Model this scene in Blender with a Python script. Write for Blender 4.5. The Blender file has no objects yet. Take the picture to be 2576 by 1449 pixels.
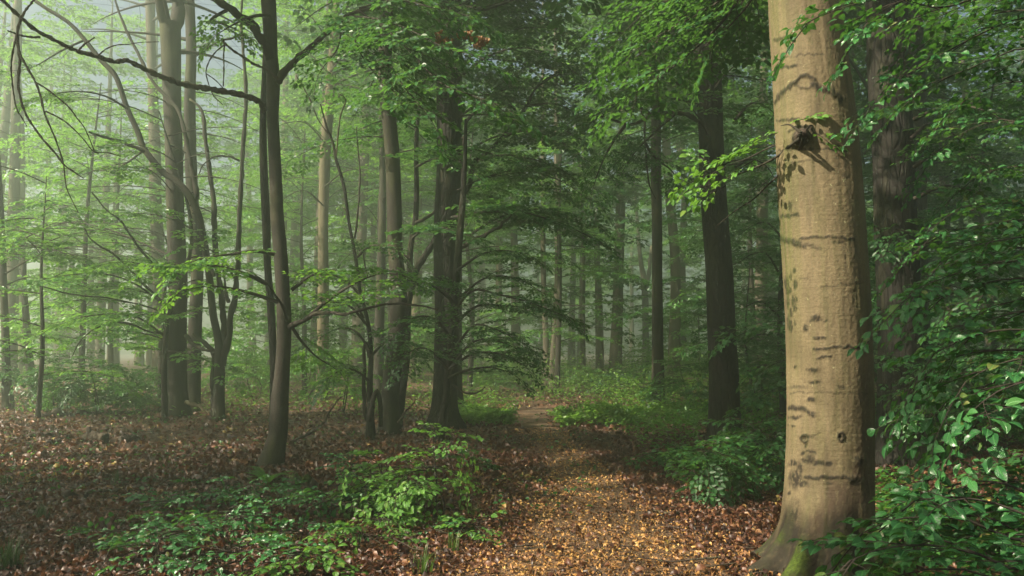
import bpy, math, random
import numpy as np
rng = np.random.default_rng(11)
R = math.radians
F = 2003.5            # focal length in pixels of a 2576 px wide photograph
CAM_H = 1.6
PITCH = math.atan(165.5/F)
CT, ST = math.cos(PITCH), math.sin(PITCH)
scene = bpy.context.scene
col = scene.collection
SUN_AZ, SUN_EL = 247.0, 40.0
SUN = np.array([math.sin(R(SUN_AZ))*math.cos(R(SUN_EL)), math.cos(R(SUN_AZ))*math.cos(R(SUN_EL)), math.sin(R(SUN_EL))])

# ------------------------------------------------------------------ ground height and photograph-to-place measuring
def smooth(a, b, x):
    t = np.clip((np.asarray(x, float)-a)/(b-a), 0, 1)
    return t*t*(3-2*t)
def H(x, y):
    x = np.asarray(x, float); y = np.asarray(y, float)
    h = 0.05*np.sin(x*0.55+1.3)*np.cos(y*0.42) + 0.03*np.sin(x*1.3+y*0.9)
    h = h*smooth(3, 9, np.hypot(x-0.5, (y-6)*0.6))
    h = h + 0.75*smooth(24, 52, y)*smooth(6, -8, x-0.0*y) + 0.35*smooth(22, 45, y)*smooth(-2, 6, x)
    h = h + 0.25*smooth(3.2, 8.0, x-0.06*y)*smooth(6, 11, y)
    return h
def P(px, py, d):
    u, v = (px-1288.0)/F, (724.5-py)/F
    k = d/(CT-v*ST)
    return np.array([u*k, d, CAM_H+(ST+v*CT)*k])
def G(px, py):
    d = 10.0
    for _ in range(60):
        p = P(px, py, d); h = float(H(p[0], p[1]))
        slope = (p[2]-CAM_H)/d
        if slope >= -0.002: return P(px, 920, 60)*np.array([1, 1, 0])+np.array([0, 0, float(H(P(px,920,60)[0], 60))])
        nd = (h-CAM_H)/slope
        d = 0.5*d+0.5*max(1.0, nd)
    p = P(px, py, d); p[2] = float(H(p[0], p[1])); return p
def nrm(v):
    v = np.asarray(v, float); n = np.linalg.norm(v, axis=-1, keepdims=True); return v/np.maximum(n, 1e-9)
def resample(pts, step=None, n=None):
    pts = np.asarray(pts, float)
    if len(pts) > 2:                      # Catmull-Rom through the points
        q = np.vstack([2*pts[0]-pts[1], pts, 2*pts[-1]-pts[-2]]); out = []
        for i in range(1, len(q)-2):
            t = np.linspace(0, 1, 8, endpoint=False)[:, None]
            a, b, c, d = q[i-1], q[i], q[i+1], q[i+2]
            out.append(0.5*((2*b)+(c-a)*t+(2*a-5*b+4*c-d)*t*t+(3*b-a-3*c+d)*t**3))
        pts = np.vstack(out+[pts[-1:]])
    s = np.concatenate([[0], np.cumsum(np.linalg.norm(np.diff(pts[:, :3], axis=0), axis=1))])
    if n is None: n = max(3, int(s[-1]/step)+1)
    t = np.linspace(0, s[-1], n)
    return np.stack([np.interp(t, s, pts[:, k]) for k in range(pts.shape[1])], 1)

_tab = np.random.default_rng(5).random((256, 256))
def vnoise(x, y):
    x = np.asarray(x, float); y = np.asarray(y, float)
    xi, yi = np.floor(x).astype(int), np.floor(y).astype(int)
    fx, fy = x-xi, y-yi; fx = fx*fx*(3-2*fx); fy = fy*fy*(3-2*fy)
    g = lambda i, j: _tab[i & 255, j & 255]
    return (g(xi, yi)*(1-fx)+g(xi+1, yi)*fx)*(1-fy)+(g(xi, yi+1)*(1-fx)+g(xi+1, yi+1)*fx)*fy
def fbm(x, y, o=4):
    return sum(vnoise(x*2**k+17*k, y*2**k+31*k)/2**k for k in range(o))/sum(1/2**k for k in range(o))

# ------------------------------------------------------------------ mesh building
def make_mesh(name, V, F4=None, F3=None, mat=None, smooth_=True, attrs=None):
    me = bpy.data.meshes.new(name)
    V = np.asarray(V, np.float32)
    idx, starts, pos = [], [], 0
    if F4 is not None and len(F4):
        F4 = np.asarray(F4, np.int32); idx.append(F4.ravel()); starts.append(np.arange(len(F4))*4); pos = len(F4)*4
    if F3 is not None and len(F3):
        F3 = np.asarray(F3, np.int32); idx.append(F3.ravel()); starts.append(pos+np.arange(len(F3))*3)
    idx = np.concatenate(idx); starts = np.concatenate(starts)
    me.vertices.add(len(V)); me.vertices.foreach_set('co', V.ravel())
    me.loops.add(len(idx)); me.loops.foreach_set('vertex_index', idx.astype(np.int32))
    me.polygons.add(len(starts)); me.polygons.foreach_set('loop_start', starts.astype(np.int32))
    me.polygons.foreach_set('use_smooth', np.full(len(starts), smooth_, bool))
    for k, a in (attrs or {}).items():
        a = np.asarray(a, np.float32)
        if a.ndim == 2:
            at = me.attributes.new(k, 'FLOAT_VECTOR', 'POINT'); at.data.foreach_set('vector', a.ravel())
        else:
            at = me.attributes.new(k, 'FLOAT', 'POINT'); at.data.foreach_set('value', a.ravel())
    me.update(calc_edges=True)
    if mat: me.materials.append(mat)
    return me
def link(name, data, parent=None, loc=None):
    o = bpy.data.objects.new(name, data); col.objects.link(o)
    if parent is not None: o.parent = parent
    if loc is not None: o.location = [float(c) for c in loc]
    return o
def tag(o, label=None, cat=None, group=None, kind=None):
    if label: o['label'] = label
    if cat: o['category'] = cat
    if group: o['group'] = group
    if kind: o['kind'] = kind
    return o
def thing(name, loc, label, cat, group=None):
    return tag(link(name, None, None, loc), label, cat, group)

class MB:
    def __init__(s): s.V = []; s.F4 = []; s.F3 = []; s.n = 0; s.A = {}
    def add(s, V, F4=None, F3=None, **at):
        V = np.asarray(V, float)
        if F4 is not None and len(F4): s.F4.append(np.asarray(F4)+s.n)
        if F3 is not None and len(F3): s.F3.append(np.asarray(F3)+s.n)
        for k, a in at.items(): s.A.setdefault(k, []).append(np.asarray(a, float))
        s.V.append(V); s.n += len(V)
    def tube(s, pts, rad, sides=6, cap=True, wob=None):
        V, Q, T = tube(pts, rad, sides, cap); s.add(V, Q, T)
    def mesh(s, name, mat, origin=None, smooth_=True):
        V = np.vstack(s.V)
        if origin is not None: V = V-np.asarray(origin)
        return make_mesh(name, V, np.vstack(s.F4) if s.F4 else None, np.vstack(s.F3) if s.F3 else None, mat, smooth_,
                         {k: np.concatenate(a) for k, a in s.A.items()})
    def build(s, name, mat, parent=None, smooth_=True):
        return link(name, s.mesh(name, mat, parent.location if parent else None, smooth_), parent)

def frames(pts):
    T = nrm(np.gradient(pts, axis=0))
    ref = np.array([1., 0, 0]) if abs(T[0][0]) < 0.9 else np.array([0, 1., 0])
    N = np.zeros_like(T); n = nrm(ref-T[0]*ref.dot(T[0]))
    for i in range(len(T)):
        n = n-T[i]*n.dot(T[i]); n = n/max(np.linalg.norm(n), 1e-9); N[i] = n
    return T, N, np.cross(T, N)
def tube(pts, rad, sides=6, cap=True):
    pts = np.asarray(pts, float); n = len(pts)
    rad = np.broadcast_to(np.asarray(rad, float), (n,)) if np.ndim(rad) < 2 else np.asarray(rad, float)
    T, N, B = frames(pts)
    a = np.arange(sides)*2*np.pi/sides
    if rad.ndim == 1: rr = np.repeat(rad[:, None], sides, 1)
    else: rr = rad
    V = pts[:, None, :]+rr[:, :, None]*(np.cos(a)[None, :, None]*N[:, None, :]+np.sin(a)[None, :, None]*B[:, None, :])
    V = V.reshape(-1, 3)
    i = np.arange(n-1)[:, None]*sides; j = np.arange(sides)[None, :]; jn = (j+1) % sides
    Q = np.stack([i+j, i+jn, i+sides+jn, i+sides+j], -1).reshape(-1, 4)
    Tr = []
    if cap:
        V = np.vstack([V, pts[:1], pts[-1:]]); c0, c1 = n*sides, n*sides+1
        for k in range(sides):
            Tr.append((c0, (k+1) % sides, k)); Tr.append((c1, (n-1)*sides+k, (n-1)*sides+(k+1) % sides))
    return V, Q, np.array(Tr, int).reshape(-1, 3)

# ------------------------------------------------------------------ materials
def new_mat(name):
    m = bpy.data.materials.new(name); m.use_nodes = True
    nt = m.node_tree
    for n in list(nt.nodes): nt.nodes.remove(n)
    return m, nt
class NT:
    def __init__(s, nt): s.nt = nt
    def n(s, t, **kw):
        o = s.nt.nodes.new(t)
        for k, v in kw.items():
            if k in o.inputs: s.set(o.inputs[k], v)
            else: setattr(o, k, v)
        return o
    def set(s, inp, v):
        if isinstance(v, bpy.types.NodeSocket): s.nt.links.new(v, inp)
        else: inp.default_value = v
    def noise(s, vec, scale, detail=4, rough=.55, dist=0.):
        o = s.n('ShaderNodeTexNoise', Scale=scale, Detail=detail, Roughness=rough, Distortion=dist)
        if vec is not None: s.set(o.inputs['Vector'], vec)
        return o.outputs['Fac']
    def ramp(s, fac, stops):
        o = s.n('ShaderNodeValToRGB'); e = o.color_ramp.elements
        while len(e) < len(stops): e.new(0.5)
        for q, (p, c) in zip(e, stops): q.position = p; q.color = (c if len(c) == 4 else (*c, 1))
        s.set(o.inputs['Fac'], fac); return o.outputs['Color']
    def mix(s, fac, a, b, mode='MIX'):
        o = s.n('ShaderNodeMix', data_type='RGBA', blend_type=mode)
        s.set(o.inputs[0], fac); s.set(o.inputs[6], a if isinstance(a, bpy.types.NodeSocket) else (*a, 1)[:4]); s.set(o.inputs[7], b if isinstance(b, bpy.types.NodeSocket) else (*b, 1)[:4])
        return o.outputs[2]
    def math(s, op, a, b=0., clamp=False):
        o = s.n('ShaderNodeMath', operation=op); o.use_clamp = clamp
        s.set(o.inputs[0], a); s.set(o.inputs[1], b); return o.outputs[0]
    def scalevec(s, vec, sc):
        o = s.n('ShaderNodeVectorMath', operation='MULTIPLY'); s.set(o.inputs[0], vec); o.inputs[1].default_value = sc; return o.outputs[0]
    def attr(s, name, out='Fac'): return s.n('ShaderNodeAttribute', attribute_name=name).outputs[out]
    def pos(s): return s.n('ShaderNodeNewGeometry').outputs['Position']
    def objpos(s): return s.n('ShaderNodeTexCoord').outputs['Object']
    def bump(s, h, strength=.3, dist=.02):
        o = s.n('ShaderNodeBump', Strength=strength, Distance=dist); s.set(o.inputs['Height'], h); return o.outputs['Normal']
    def out(s, sh, vol=None):
        o = s.n('ShaderNodeOutputMaterial')
        if sh is not None: s.nt.links.new(sh, o.inputs['Surface'])
        if vol is not None: s.nt.links.new(vol, o.inputs['Volume'])

def leaf_mat(name, stops, trans, tfac=.38, rough=.38, veins=False, spec=.5):
    m, nt = new_mat(name); s = NT(nt)
    lf = s.attr('leaf', 'Vector')
    sep = s.n('ShaderNodeSeparateXYZ'); s.set(sep.inputs[0], lf)
    c = s.ramp(sep.outputs[2], stops)
    big = s.noise(s.pos(), .8, 2)
    c = s.mix(s.math('MULTIPLY', big, .35), c, tuple(x*.55 for x in stops[0][1]))
    bs = s.n('ShaderNodeBsdfPrincipled', Roughness=rough)
    bs.inputs['Specular IOR Level'].default_value = spec
    if veins:
        t, w = sep.outputs[0], sep.outputs[1]
        aw = s.math('ABSOLUTE', w)
        ph = s.math('SUBTRACT', s.math('MULTIPLY', t, 58.), s.math('MULTIPLY', aw, 62.))
        v = s.math('SINE', ph)
        mid = s.math('SUBTRACT', 1., s.math('MULTIPLY', aw, 22., True), True)
        h = s.math('SUBTRACT', s.math('MULTIPLY', v, .5), s.math('MULTIPLY', mid, 1.5))
        s.set(bs.inputs['Normal'], s.bump(h, .55, .0035))
        c = s.mix(s.math('MULTIPLY', mid, .5), c, tuple(min(1, x*1.9) for x in stops[2][1]))
        c = s.mix(s.math('MULTIPLY', s.math('POWER', s.math('MULTIPLY', s.math('ADD', v, 1.), .5), 6.), .18), c, tuple(min(1, x*1.6) for x in stops[2][1]))
    s.set(bs.inputs['Base Color'], c)
    tr = s.n('ShaderNodeBsdfTranslucent')
    s.set(tr.inputs['Color'], s.mix(sep.outputs[2], trans, tuple(x*.7 for x in trans)))
    mx = s.n('ShaderNodeMixShader'); mx.inputs[0].default_value = tfac
    nt.links.new(bs.outputs[0], mx.inputs[1]); nt.links.new(tr.outputs[0], mx.inputs[2])
    s.out(mx.outputs[0]); return m

def bark_mat(name, base, dark, moss=.25, lines=1.0, fine=False, rough_bark=0.):
    m, nt = new_mat(name); s = NT(nt)
    p = s.objpos()
    pat = s.noise(s.scalevec(p, (1, 1, .45)), 3.2, 6, .66)
    c = s.ramp(pat, [(.25, tuple(x*.62 for x in base)), (.48, base), (.75, tuple(min(1, x*1.3) for x in base))])
    streak = s.noise(s.scalevec(p, (9, 9, .7)), 1.6, 4, .6)
    c = s.mix(s.ramp(streak, [(.48, (0, 0, 0)), (.7, (.55, .55, .55))]), c, dark)
    ln = s.noise(s.scalevec(p, (2.6, 2.6, 34)), 1.1, 5, .68, .6)              # fine horizontal lenticel lines
    c = s.mix(s.math('MULTIPLY', s.ramp(ln, [(.58, (0, 0, 0)), (.76, (1, 1, 1))]), .2*lines), c, tuple(x*.45 for x in base))
    grain = s.noise(p, 70 if fine else 38, 3, .7)
    c = s.mix(s.math('MULTIPLY', s.ramp(grain, [(.35, (0, 0, 0)), (.62, (1, 1, 1))]), .42), c, tuple(x*.45 for x in base))
    if fine:
        lich = s.noise(p, 21, 3, .6)
        c = s.mix(s.math('MULTIPLY', s.ramp(lich, [(.69, (0, 0, 0)), (.74, (1, 1, 1))]), .45), c, (.46, .46, .26))
    alg = s.noise(s.scalevec(p, (1, 1, .3)), 2.1, 4, .6)
    c = s.mix(s.math('MULTIPLY', s.ramp(alg, [(.5, (0, 0, 0)), (.72, (1, 1, 1))]), moss), c, (.085, .095, .032))
    br = s.attr('brown'); c = s.mix(s.math('MULTIPLY', br, .85, True), c, (.06, .04, .028))
    st = s.attr('stain'); c = s.mix(s.math('MULTIPLY', st, .96, True), c, (.017, .0135, .01))
    mo = s.attr('moss')
    mc = s.ramp(s.noise(p, 45, 4, .7), [(.3, (.014, .026, .004)), (.55, (.05, .075, .009)), (.8, (.1, .125, .016))])
    c = s.mix(s.math('MULTIPLY', mo, 1., True), c, mc)
    h = s.math('ADD', s.math('MULTIPLY', ln, .6), s.math('MULTIPLY', grain, .55))
    if rough_bark:
        vo = s.n('ShaderNodeTexVoronoi', Scale=13., feature='DISTANCE_TO_EDGE'); s.set(vo.inputs['Vector'], s.scalevec(p, (1, 1, .22)))
        crack = s.ramp(vo.outputs['Distance'], [(0., (0, 0, 0)), (.16, (1, 1, 1))])
        c = s.mix(s.math('MULTIPLY', s.math('SUBTRACT', 1., crack), rough_bark), c, tuple(x*.25 for x in base))
        h = s.math('ADD', h, s.math('MULTIPLY', crack, 1.4*rough_bark))
    h = s.math('ADD', h, s.math('MULTIPLY', mo, s.noise(p, 90, 3, .7)))
    bs = s.n('ShaderNodeBsdfPrincipled', Roughness=.82)
    bs.inputs['Specular IOR Level'].default_value = .22
    s.set(bs.inputs['Base Color'], c); s.set(bs.inputs['Normal'], s.bump(h, 1. if fine else .8, .007 if fine else .02))
    s.out(bs.outputs[0]); return m

M = {}
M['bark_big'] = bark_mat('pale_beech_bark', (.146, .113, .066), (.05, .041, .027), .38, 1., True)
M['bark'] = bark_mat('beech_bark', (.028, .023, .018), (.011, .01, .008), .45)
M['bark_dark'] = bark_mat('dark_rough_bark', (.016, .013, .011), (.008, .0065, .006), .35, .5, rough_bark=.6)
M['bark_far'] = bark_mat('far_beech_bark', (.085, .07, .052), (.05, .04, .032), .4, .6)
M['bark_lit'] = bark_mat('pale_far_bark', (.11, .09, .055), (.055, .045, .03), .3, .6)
M['twig'] = bark_mat('twig_bark', (.034, .027, .022), (.025, .02, .018), .2, .3)
M['dead'] = bark_mat('dead_wood', (.07, .05, .04), (.025, .02, .018), .3, .4, rough_bark=.3)
G_NEAR = [(0., (.018, .082, .027)), (.5, (.035, .14, .043)), (.95, (.062, .2, .055)), (1., (.19, .15, .04))]
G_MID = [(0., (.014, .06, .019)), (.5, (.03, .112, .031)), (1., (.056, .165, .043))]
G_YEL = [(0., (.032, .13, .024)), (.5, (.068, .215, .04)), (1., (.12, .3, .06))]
M['leaf_near'] = leaf_mat('glossy_beech_leaf', G_NEAR, (.10, .27, .035), .3, .24, True, .6)
M['leaf_mid'] = leaf_mat('beech_leaf', G_MID, (.10, .25, .035), .4, .42)
M['leaf_young'] = leaf_mat('young_beech_leaf', G_YEL, (.22, .46, .05), .45, .38)  # lighter yellow-green, sunlight on the left foliage put into the colour
M['leaf_young_near'] = leaf_mat('young_glossy_leaf', [(0., (.045, .14, .024)), (.5, (.085, .22, .036)), (.95, (.14, .3, .05)), (1., (.2, .3, .05))], (.2, .42, .05), .4, .34, True)  # lighter, yellower green than the other glossy leaf
M['leaf_under'] = leaf_mat('bramble_leaf', [(0., (.05, .13, .02)), (.5, (.1, .22, .035)), (1., (.16, .3, .05))], (.25, .5, .06), .42, .45)
M['leaf_brown'] = leaf_mat('withered_leaf', [(0., (.16, .07, .02)), (1., (.32, .15, .045))], (.3, .14, .04), .3, .6)
M['grass'] = leaf_mat('grass_blade', [(0., (.035, .075, .015)), (1., (.1, .16, .03))], (.15, .3, .04), .35, .45)
M['grass_dark'] = leaf_mat('sedge_blade', [(0., (.016, .04, .012)), (1., (.035, .075, .022))], (.07, .16, .03), .35, .45)
M['grass_yellow'] = leaf_mat('yellowing_blade', [(0., (.2, .19, .03)), (1., (.42, .33, .05))], (.42, .4, .06), .35, .45)
M['litter'] = leaf_mat('dry_leaf', [(0., (.018, .009, .009)), (.3, (.06, .024, .016)), (.58, (.098, .034, .018)), (.82, (.175, .07, .031)), (.94, (.27, .14, .062)), (1., (.45, .32, .09))], (.25, .1, .04), .14, .5, spec=.6)
M['litter_path'] = leaf_mat('trodden_leaf', [(0., (.08, .036, .017)), (.3, (.25, .12, .043)), (.6, (.44, .225, .068)), (.9, (.6, .36, .115)), (1., (.66, .45, .16))], (.3, .15, .06), .12, .55, spec=.5)

def ground_mat(name, stops, sc, h=.05):
    m, nt = new_mat(name); s = NT(nt); p = s.pos()
    vo = s.n('ShaderNodeTexVoronoi', Scale=sc); s.set(vo.inputs['Vector'], p)
    sepc = s.n('ShaderNodeSeparateColor'); s.set(sepc.inputs[0], vo.outputs['Color'])
    c = s.ramp(sepc.outputs[0], stops)
    big = s.noise(p, .7, 5, .6)
    c = s.mix(s.ramp(big, [(.38, (.0, .0, .0)), (.7, (.7, .7, .7))]), c, (.03, .02, .015))
    bs = s.n('ShaderNodeBsdfPrincipled', Roughness=.8); s.set(bs.inputs['Base Color'], c)
    hh = s.math('ADD', sepc.outputs[1], s.noise(p, sc*1.5, 3))
    s.set(bs.inputs['Normal'], s.bump(hh, .9, h)); s.out(bs.outputs[0]); return m
M['ground'] = ground_mat('forest_floor', [(0., (.02, .011, .008)), (.3, (.065, .027, .016)), (.6, (.12, .05, .026)), (.9, (.19, .088, .042)), (1., (.27, .14, .07))], 17.)
M['path'] = ground_mat('trodden_path', [(0., (.03, .015, .01)), (.3, (.085, .042, .021)), (.7, (.16, .086, .038)), (1., (.27, .16, .07))], 55., .02)

# ------------------------------------------------------------------ leaves and sprays
def leaf_shape(stations, widths, fold=.10, arch=.10, wave=0.):
    t = np.array(stations); w = np.array(widths); V = []; L = []
    n = len(t)
    for i in range(n): V.append((t[i], 0, arch*math.sin(math.pi*t[i])-.06*t[i]**2)); L.append((t[i], 0))
    for sgn in (1, -1):
        for i in range(1, n-1):
            V.append((t[i]+.02, sgn*w[i], V[i][2]+fold*w[i]*2+wave*(-1)**i)); L.append((t[i], sgn*w[i]))
    F3 = []; F4 = []
    for k, sgn in enumerate((1, -1)):
        e = lambda i: n+k*(n-2)+i-1
        a = [(0, e(1), 1)] + [(n-2, e(n-2), n-1)]
        for tr in a: F3.append(tr if sgn < 0 else tr[::-1])
        for i in range(1, n-2):
            q = (i, e(i), e(i+1), i+1); F4.append(q if sgn < 0 else q[::-1])
    return np.array(V), np.array(F4, int).reshape(-1, 4), np.array(F3, int).reshape(-1, 3), np.array(L)
SH_NEAR = leaf_shape([0, .1, .26, .44, .62, .8, .92, 1.0], [0, .13, .26, .305, .27, .17, .065, 0], .09, .10, .008)
def hexleaf(fold=.12, arch=.04):
    V = np.array([(0, 0, 0), (.3, .3, fold*.6+arch), (.66, .27, fold*.6+arch*.5), (1, 0, -.06), (.66, -.27, fold*.6+arch*.5), (.3, -.3, fold*.6+arch)])
    return V, np.array([(0, 3, 2, 1), (0, 5, 4, 3)]), np.zeros((0, 3), int), V[:, :2].copy()
SH_HEX = hexleaf()
SH_DEAD = [leaf_shape([0, .3, .68, 1.0], [0, .3, .28, 0], f, a, 0) for f, a in ((.35, .2), (-.3, -.15), (.7, .35), (-.6, .1), (.12, .3))]
SHAPES = {0: SH_NEAR, 1: SH_HEX, 2: SH_HEX, 3: SH_HEX}
def bake_leaves(mb, pos, d, n, size, shape, rnd=None):
    V, F4, F3, L = shape
    N = len(pos)
    if N == 0: return
    d = nrm(d); side = nrm(np.cross(n, d)); n = np.cross(d, side)
    if rnd is None: rnd = rng.random(N)
    S = np.broadcast_to(np.asarray(size, float), (N,))[:, None, None]
    W = pos[:, None, :]+S*(V[None, :, 0, None]*d[:, None, :]+V[None, :, 1, None]*side[:, None, :]+V[None, :, 2, None]*n[:, None, :])
    k = len(V); off = (np.arange(N)*k)[:, None, None]
    A = np.empty((N, k, 3)); A[:, :, 0] = L[:, 0]; A[:, :, 1] = L[:, 1]; A[:, :, 2] = rnd[:, None]
    mb.add(W.reshape(-1, 3), (F4[None]+off).reshape(-1, 4) if len(F4) else None, (F3[None]+off).reshape(-1, 3) if len(F3) else None, leaf=A.reshape(-1, 3))

LOD = {0: dict(leaf=.07, lens=(.32, .5, .75), side=.085), 1: dict(leaf=.078, lens=(.35, .6, .9), side=.085),
       2: dict(leaf=.11, lens=(.5, .8, 1.15), side=.12), 3: dict(leaf=.2, lens=(.9, 1.5), side=.24)}
def make_spray(L, lod, r):
    leaf, sd = LOD[lod]['leaf'], LOD[lod]['side']
    pos, dr, nn, sz = [], [], [], []; tw = MB()
    ph = r.uniform(0, 6)
    ax = lambda t: np.array([t*L, .06*L*math.sin(3*t+ph)*t, -.12*L*t*t])
    tw.tube([ax(t) for t in np.linspace(0, 1, 5)], np.linspace(.0045, .0014, 5)*(1 if lod < 2 else 1.3), 3, False)
    def leaves_along(p0, v, length, first=.03):
        s = first; sg = 1
        while s < length+.001:
            p = p0+v*s
            sd_ = np.array([-v[1], v[0], 0])
            dd = v*.75+sd_*sg*.75+np.array([0, 0, r.uniform(-.35, .08)])
            pos.append(p); dr.append(dd); nn.append(np.array([r.normal(0, .26), r.normal(0, .26), 1])); sz.append(leaf*r.uniform(.55, 1.2))
            sg = -sg; s += leaf*r.uniform(.5, .72)
        pos.append(p0+v*length); dr.append(v+np.array([0, 0, -.15])); nn.append(np.array([0, r.normal(0, .2), 1])); sz.append(leaf*r.uniform(.8, 1.1))
    s = .12*L; sg = 1
    while s < L*.93:
        t = s/L; p = ax(t); ang = R(r.uniform(42, 62))*sg
        v = np.array([math.cos(ang), math.sin(ang), r.uniform(-.22, .1)])
        ln = (.44*L*(1-t)**.8+.05)*r.uniform(.75, 1.15)
        if lod < 2: tw.tube([p, p+v*ln*.5+[0, 0, .006], p+v*ln], [.0026, .0018, .001], 3, False)
        leaves_along(p, v, ln)
        sg = -sg; s += sd*r.uniform(.6, 1.0)
    leaves_along(ax(.55), nrm(ax(1)-ax(.55)), .45*L, .02)
    V = np.vstack(tw.V)
    return dict(L=L, pos=np.array(pos), d=np.array(dr), n=np.array(nn), s=np.array(sz), tv=V, tq=np.vstack(tw.F4))
SPR = {lod: [[make_spray(L, lod, np.random.default_rng(100*lod+10*i+j)) for j in range(5)] for i, L in enumerate(LOD[lod]['lens'])] for lod in LOD}

SUNZONES = []        # (point, radius): places kept sunlit by cutting leaves out of the crowns
def cull_sun(pos, keepfrom=1.2, every=True):
    keep = np.ones(len(pos), bool)
    for q, r in SUNZONES:
        if not every and r > 2.6: continue
        w = pos-q; s = w@SUN
        d2 = (w*w).sum(1)-s*s
        keep &= ~((s > keepfrom) & (d2 < r*r) & (every | (pos[:, 2] > 2.6)))
    return keep

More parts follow.
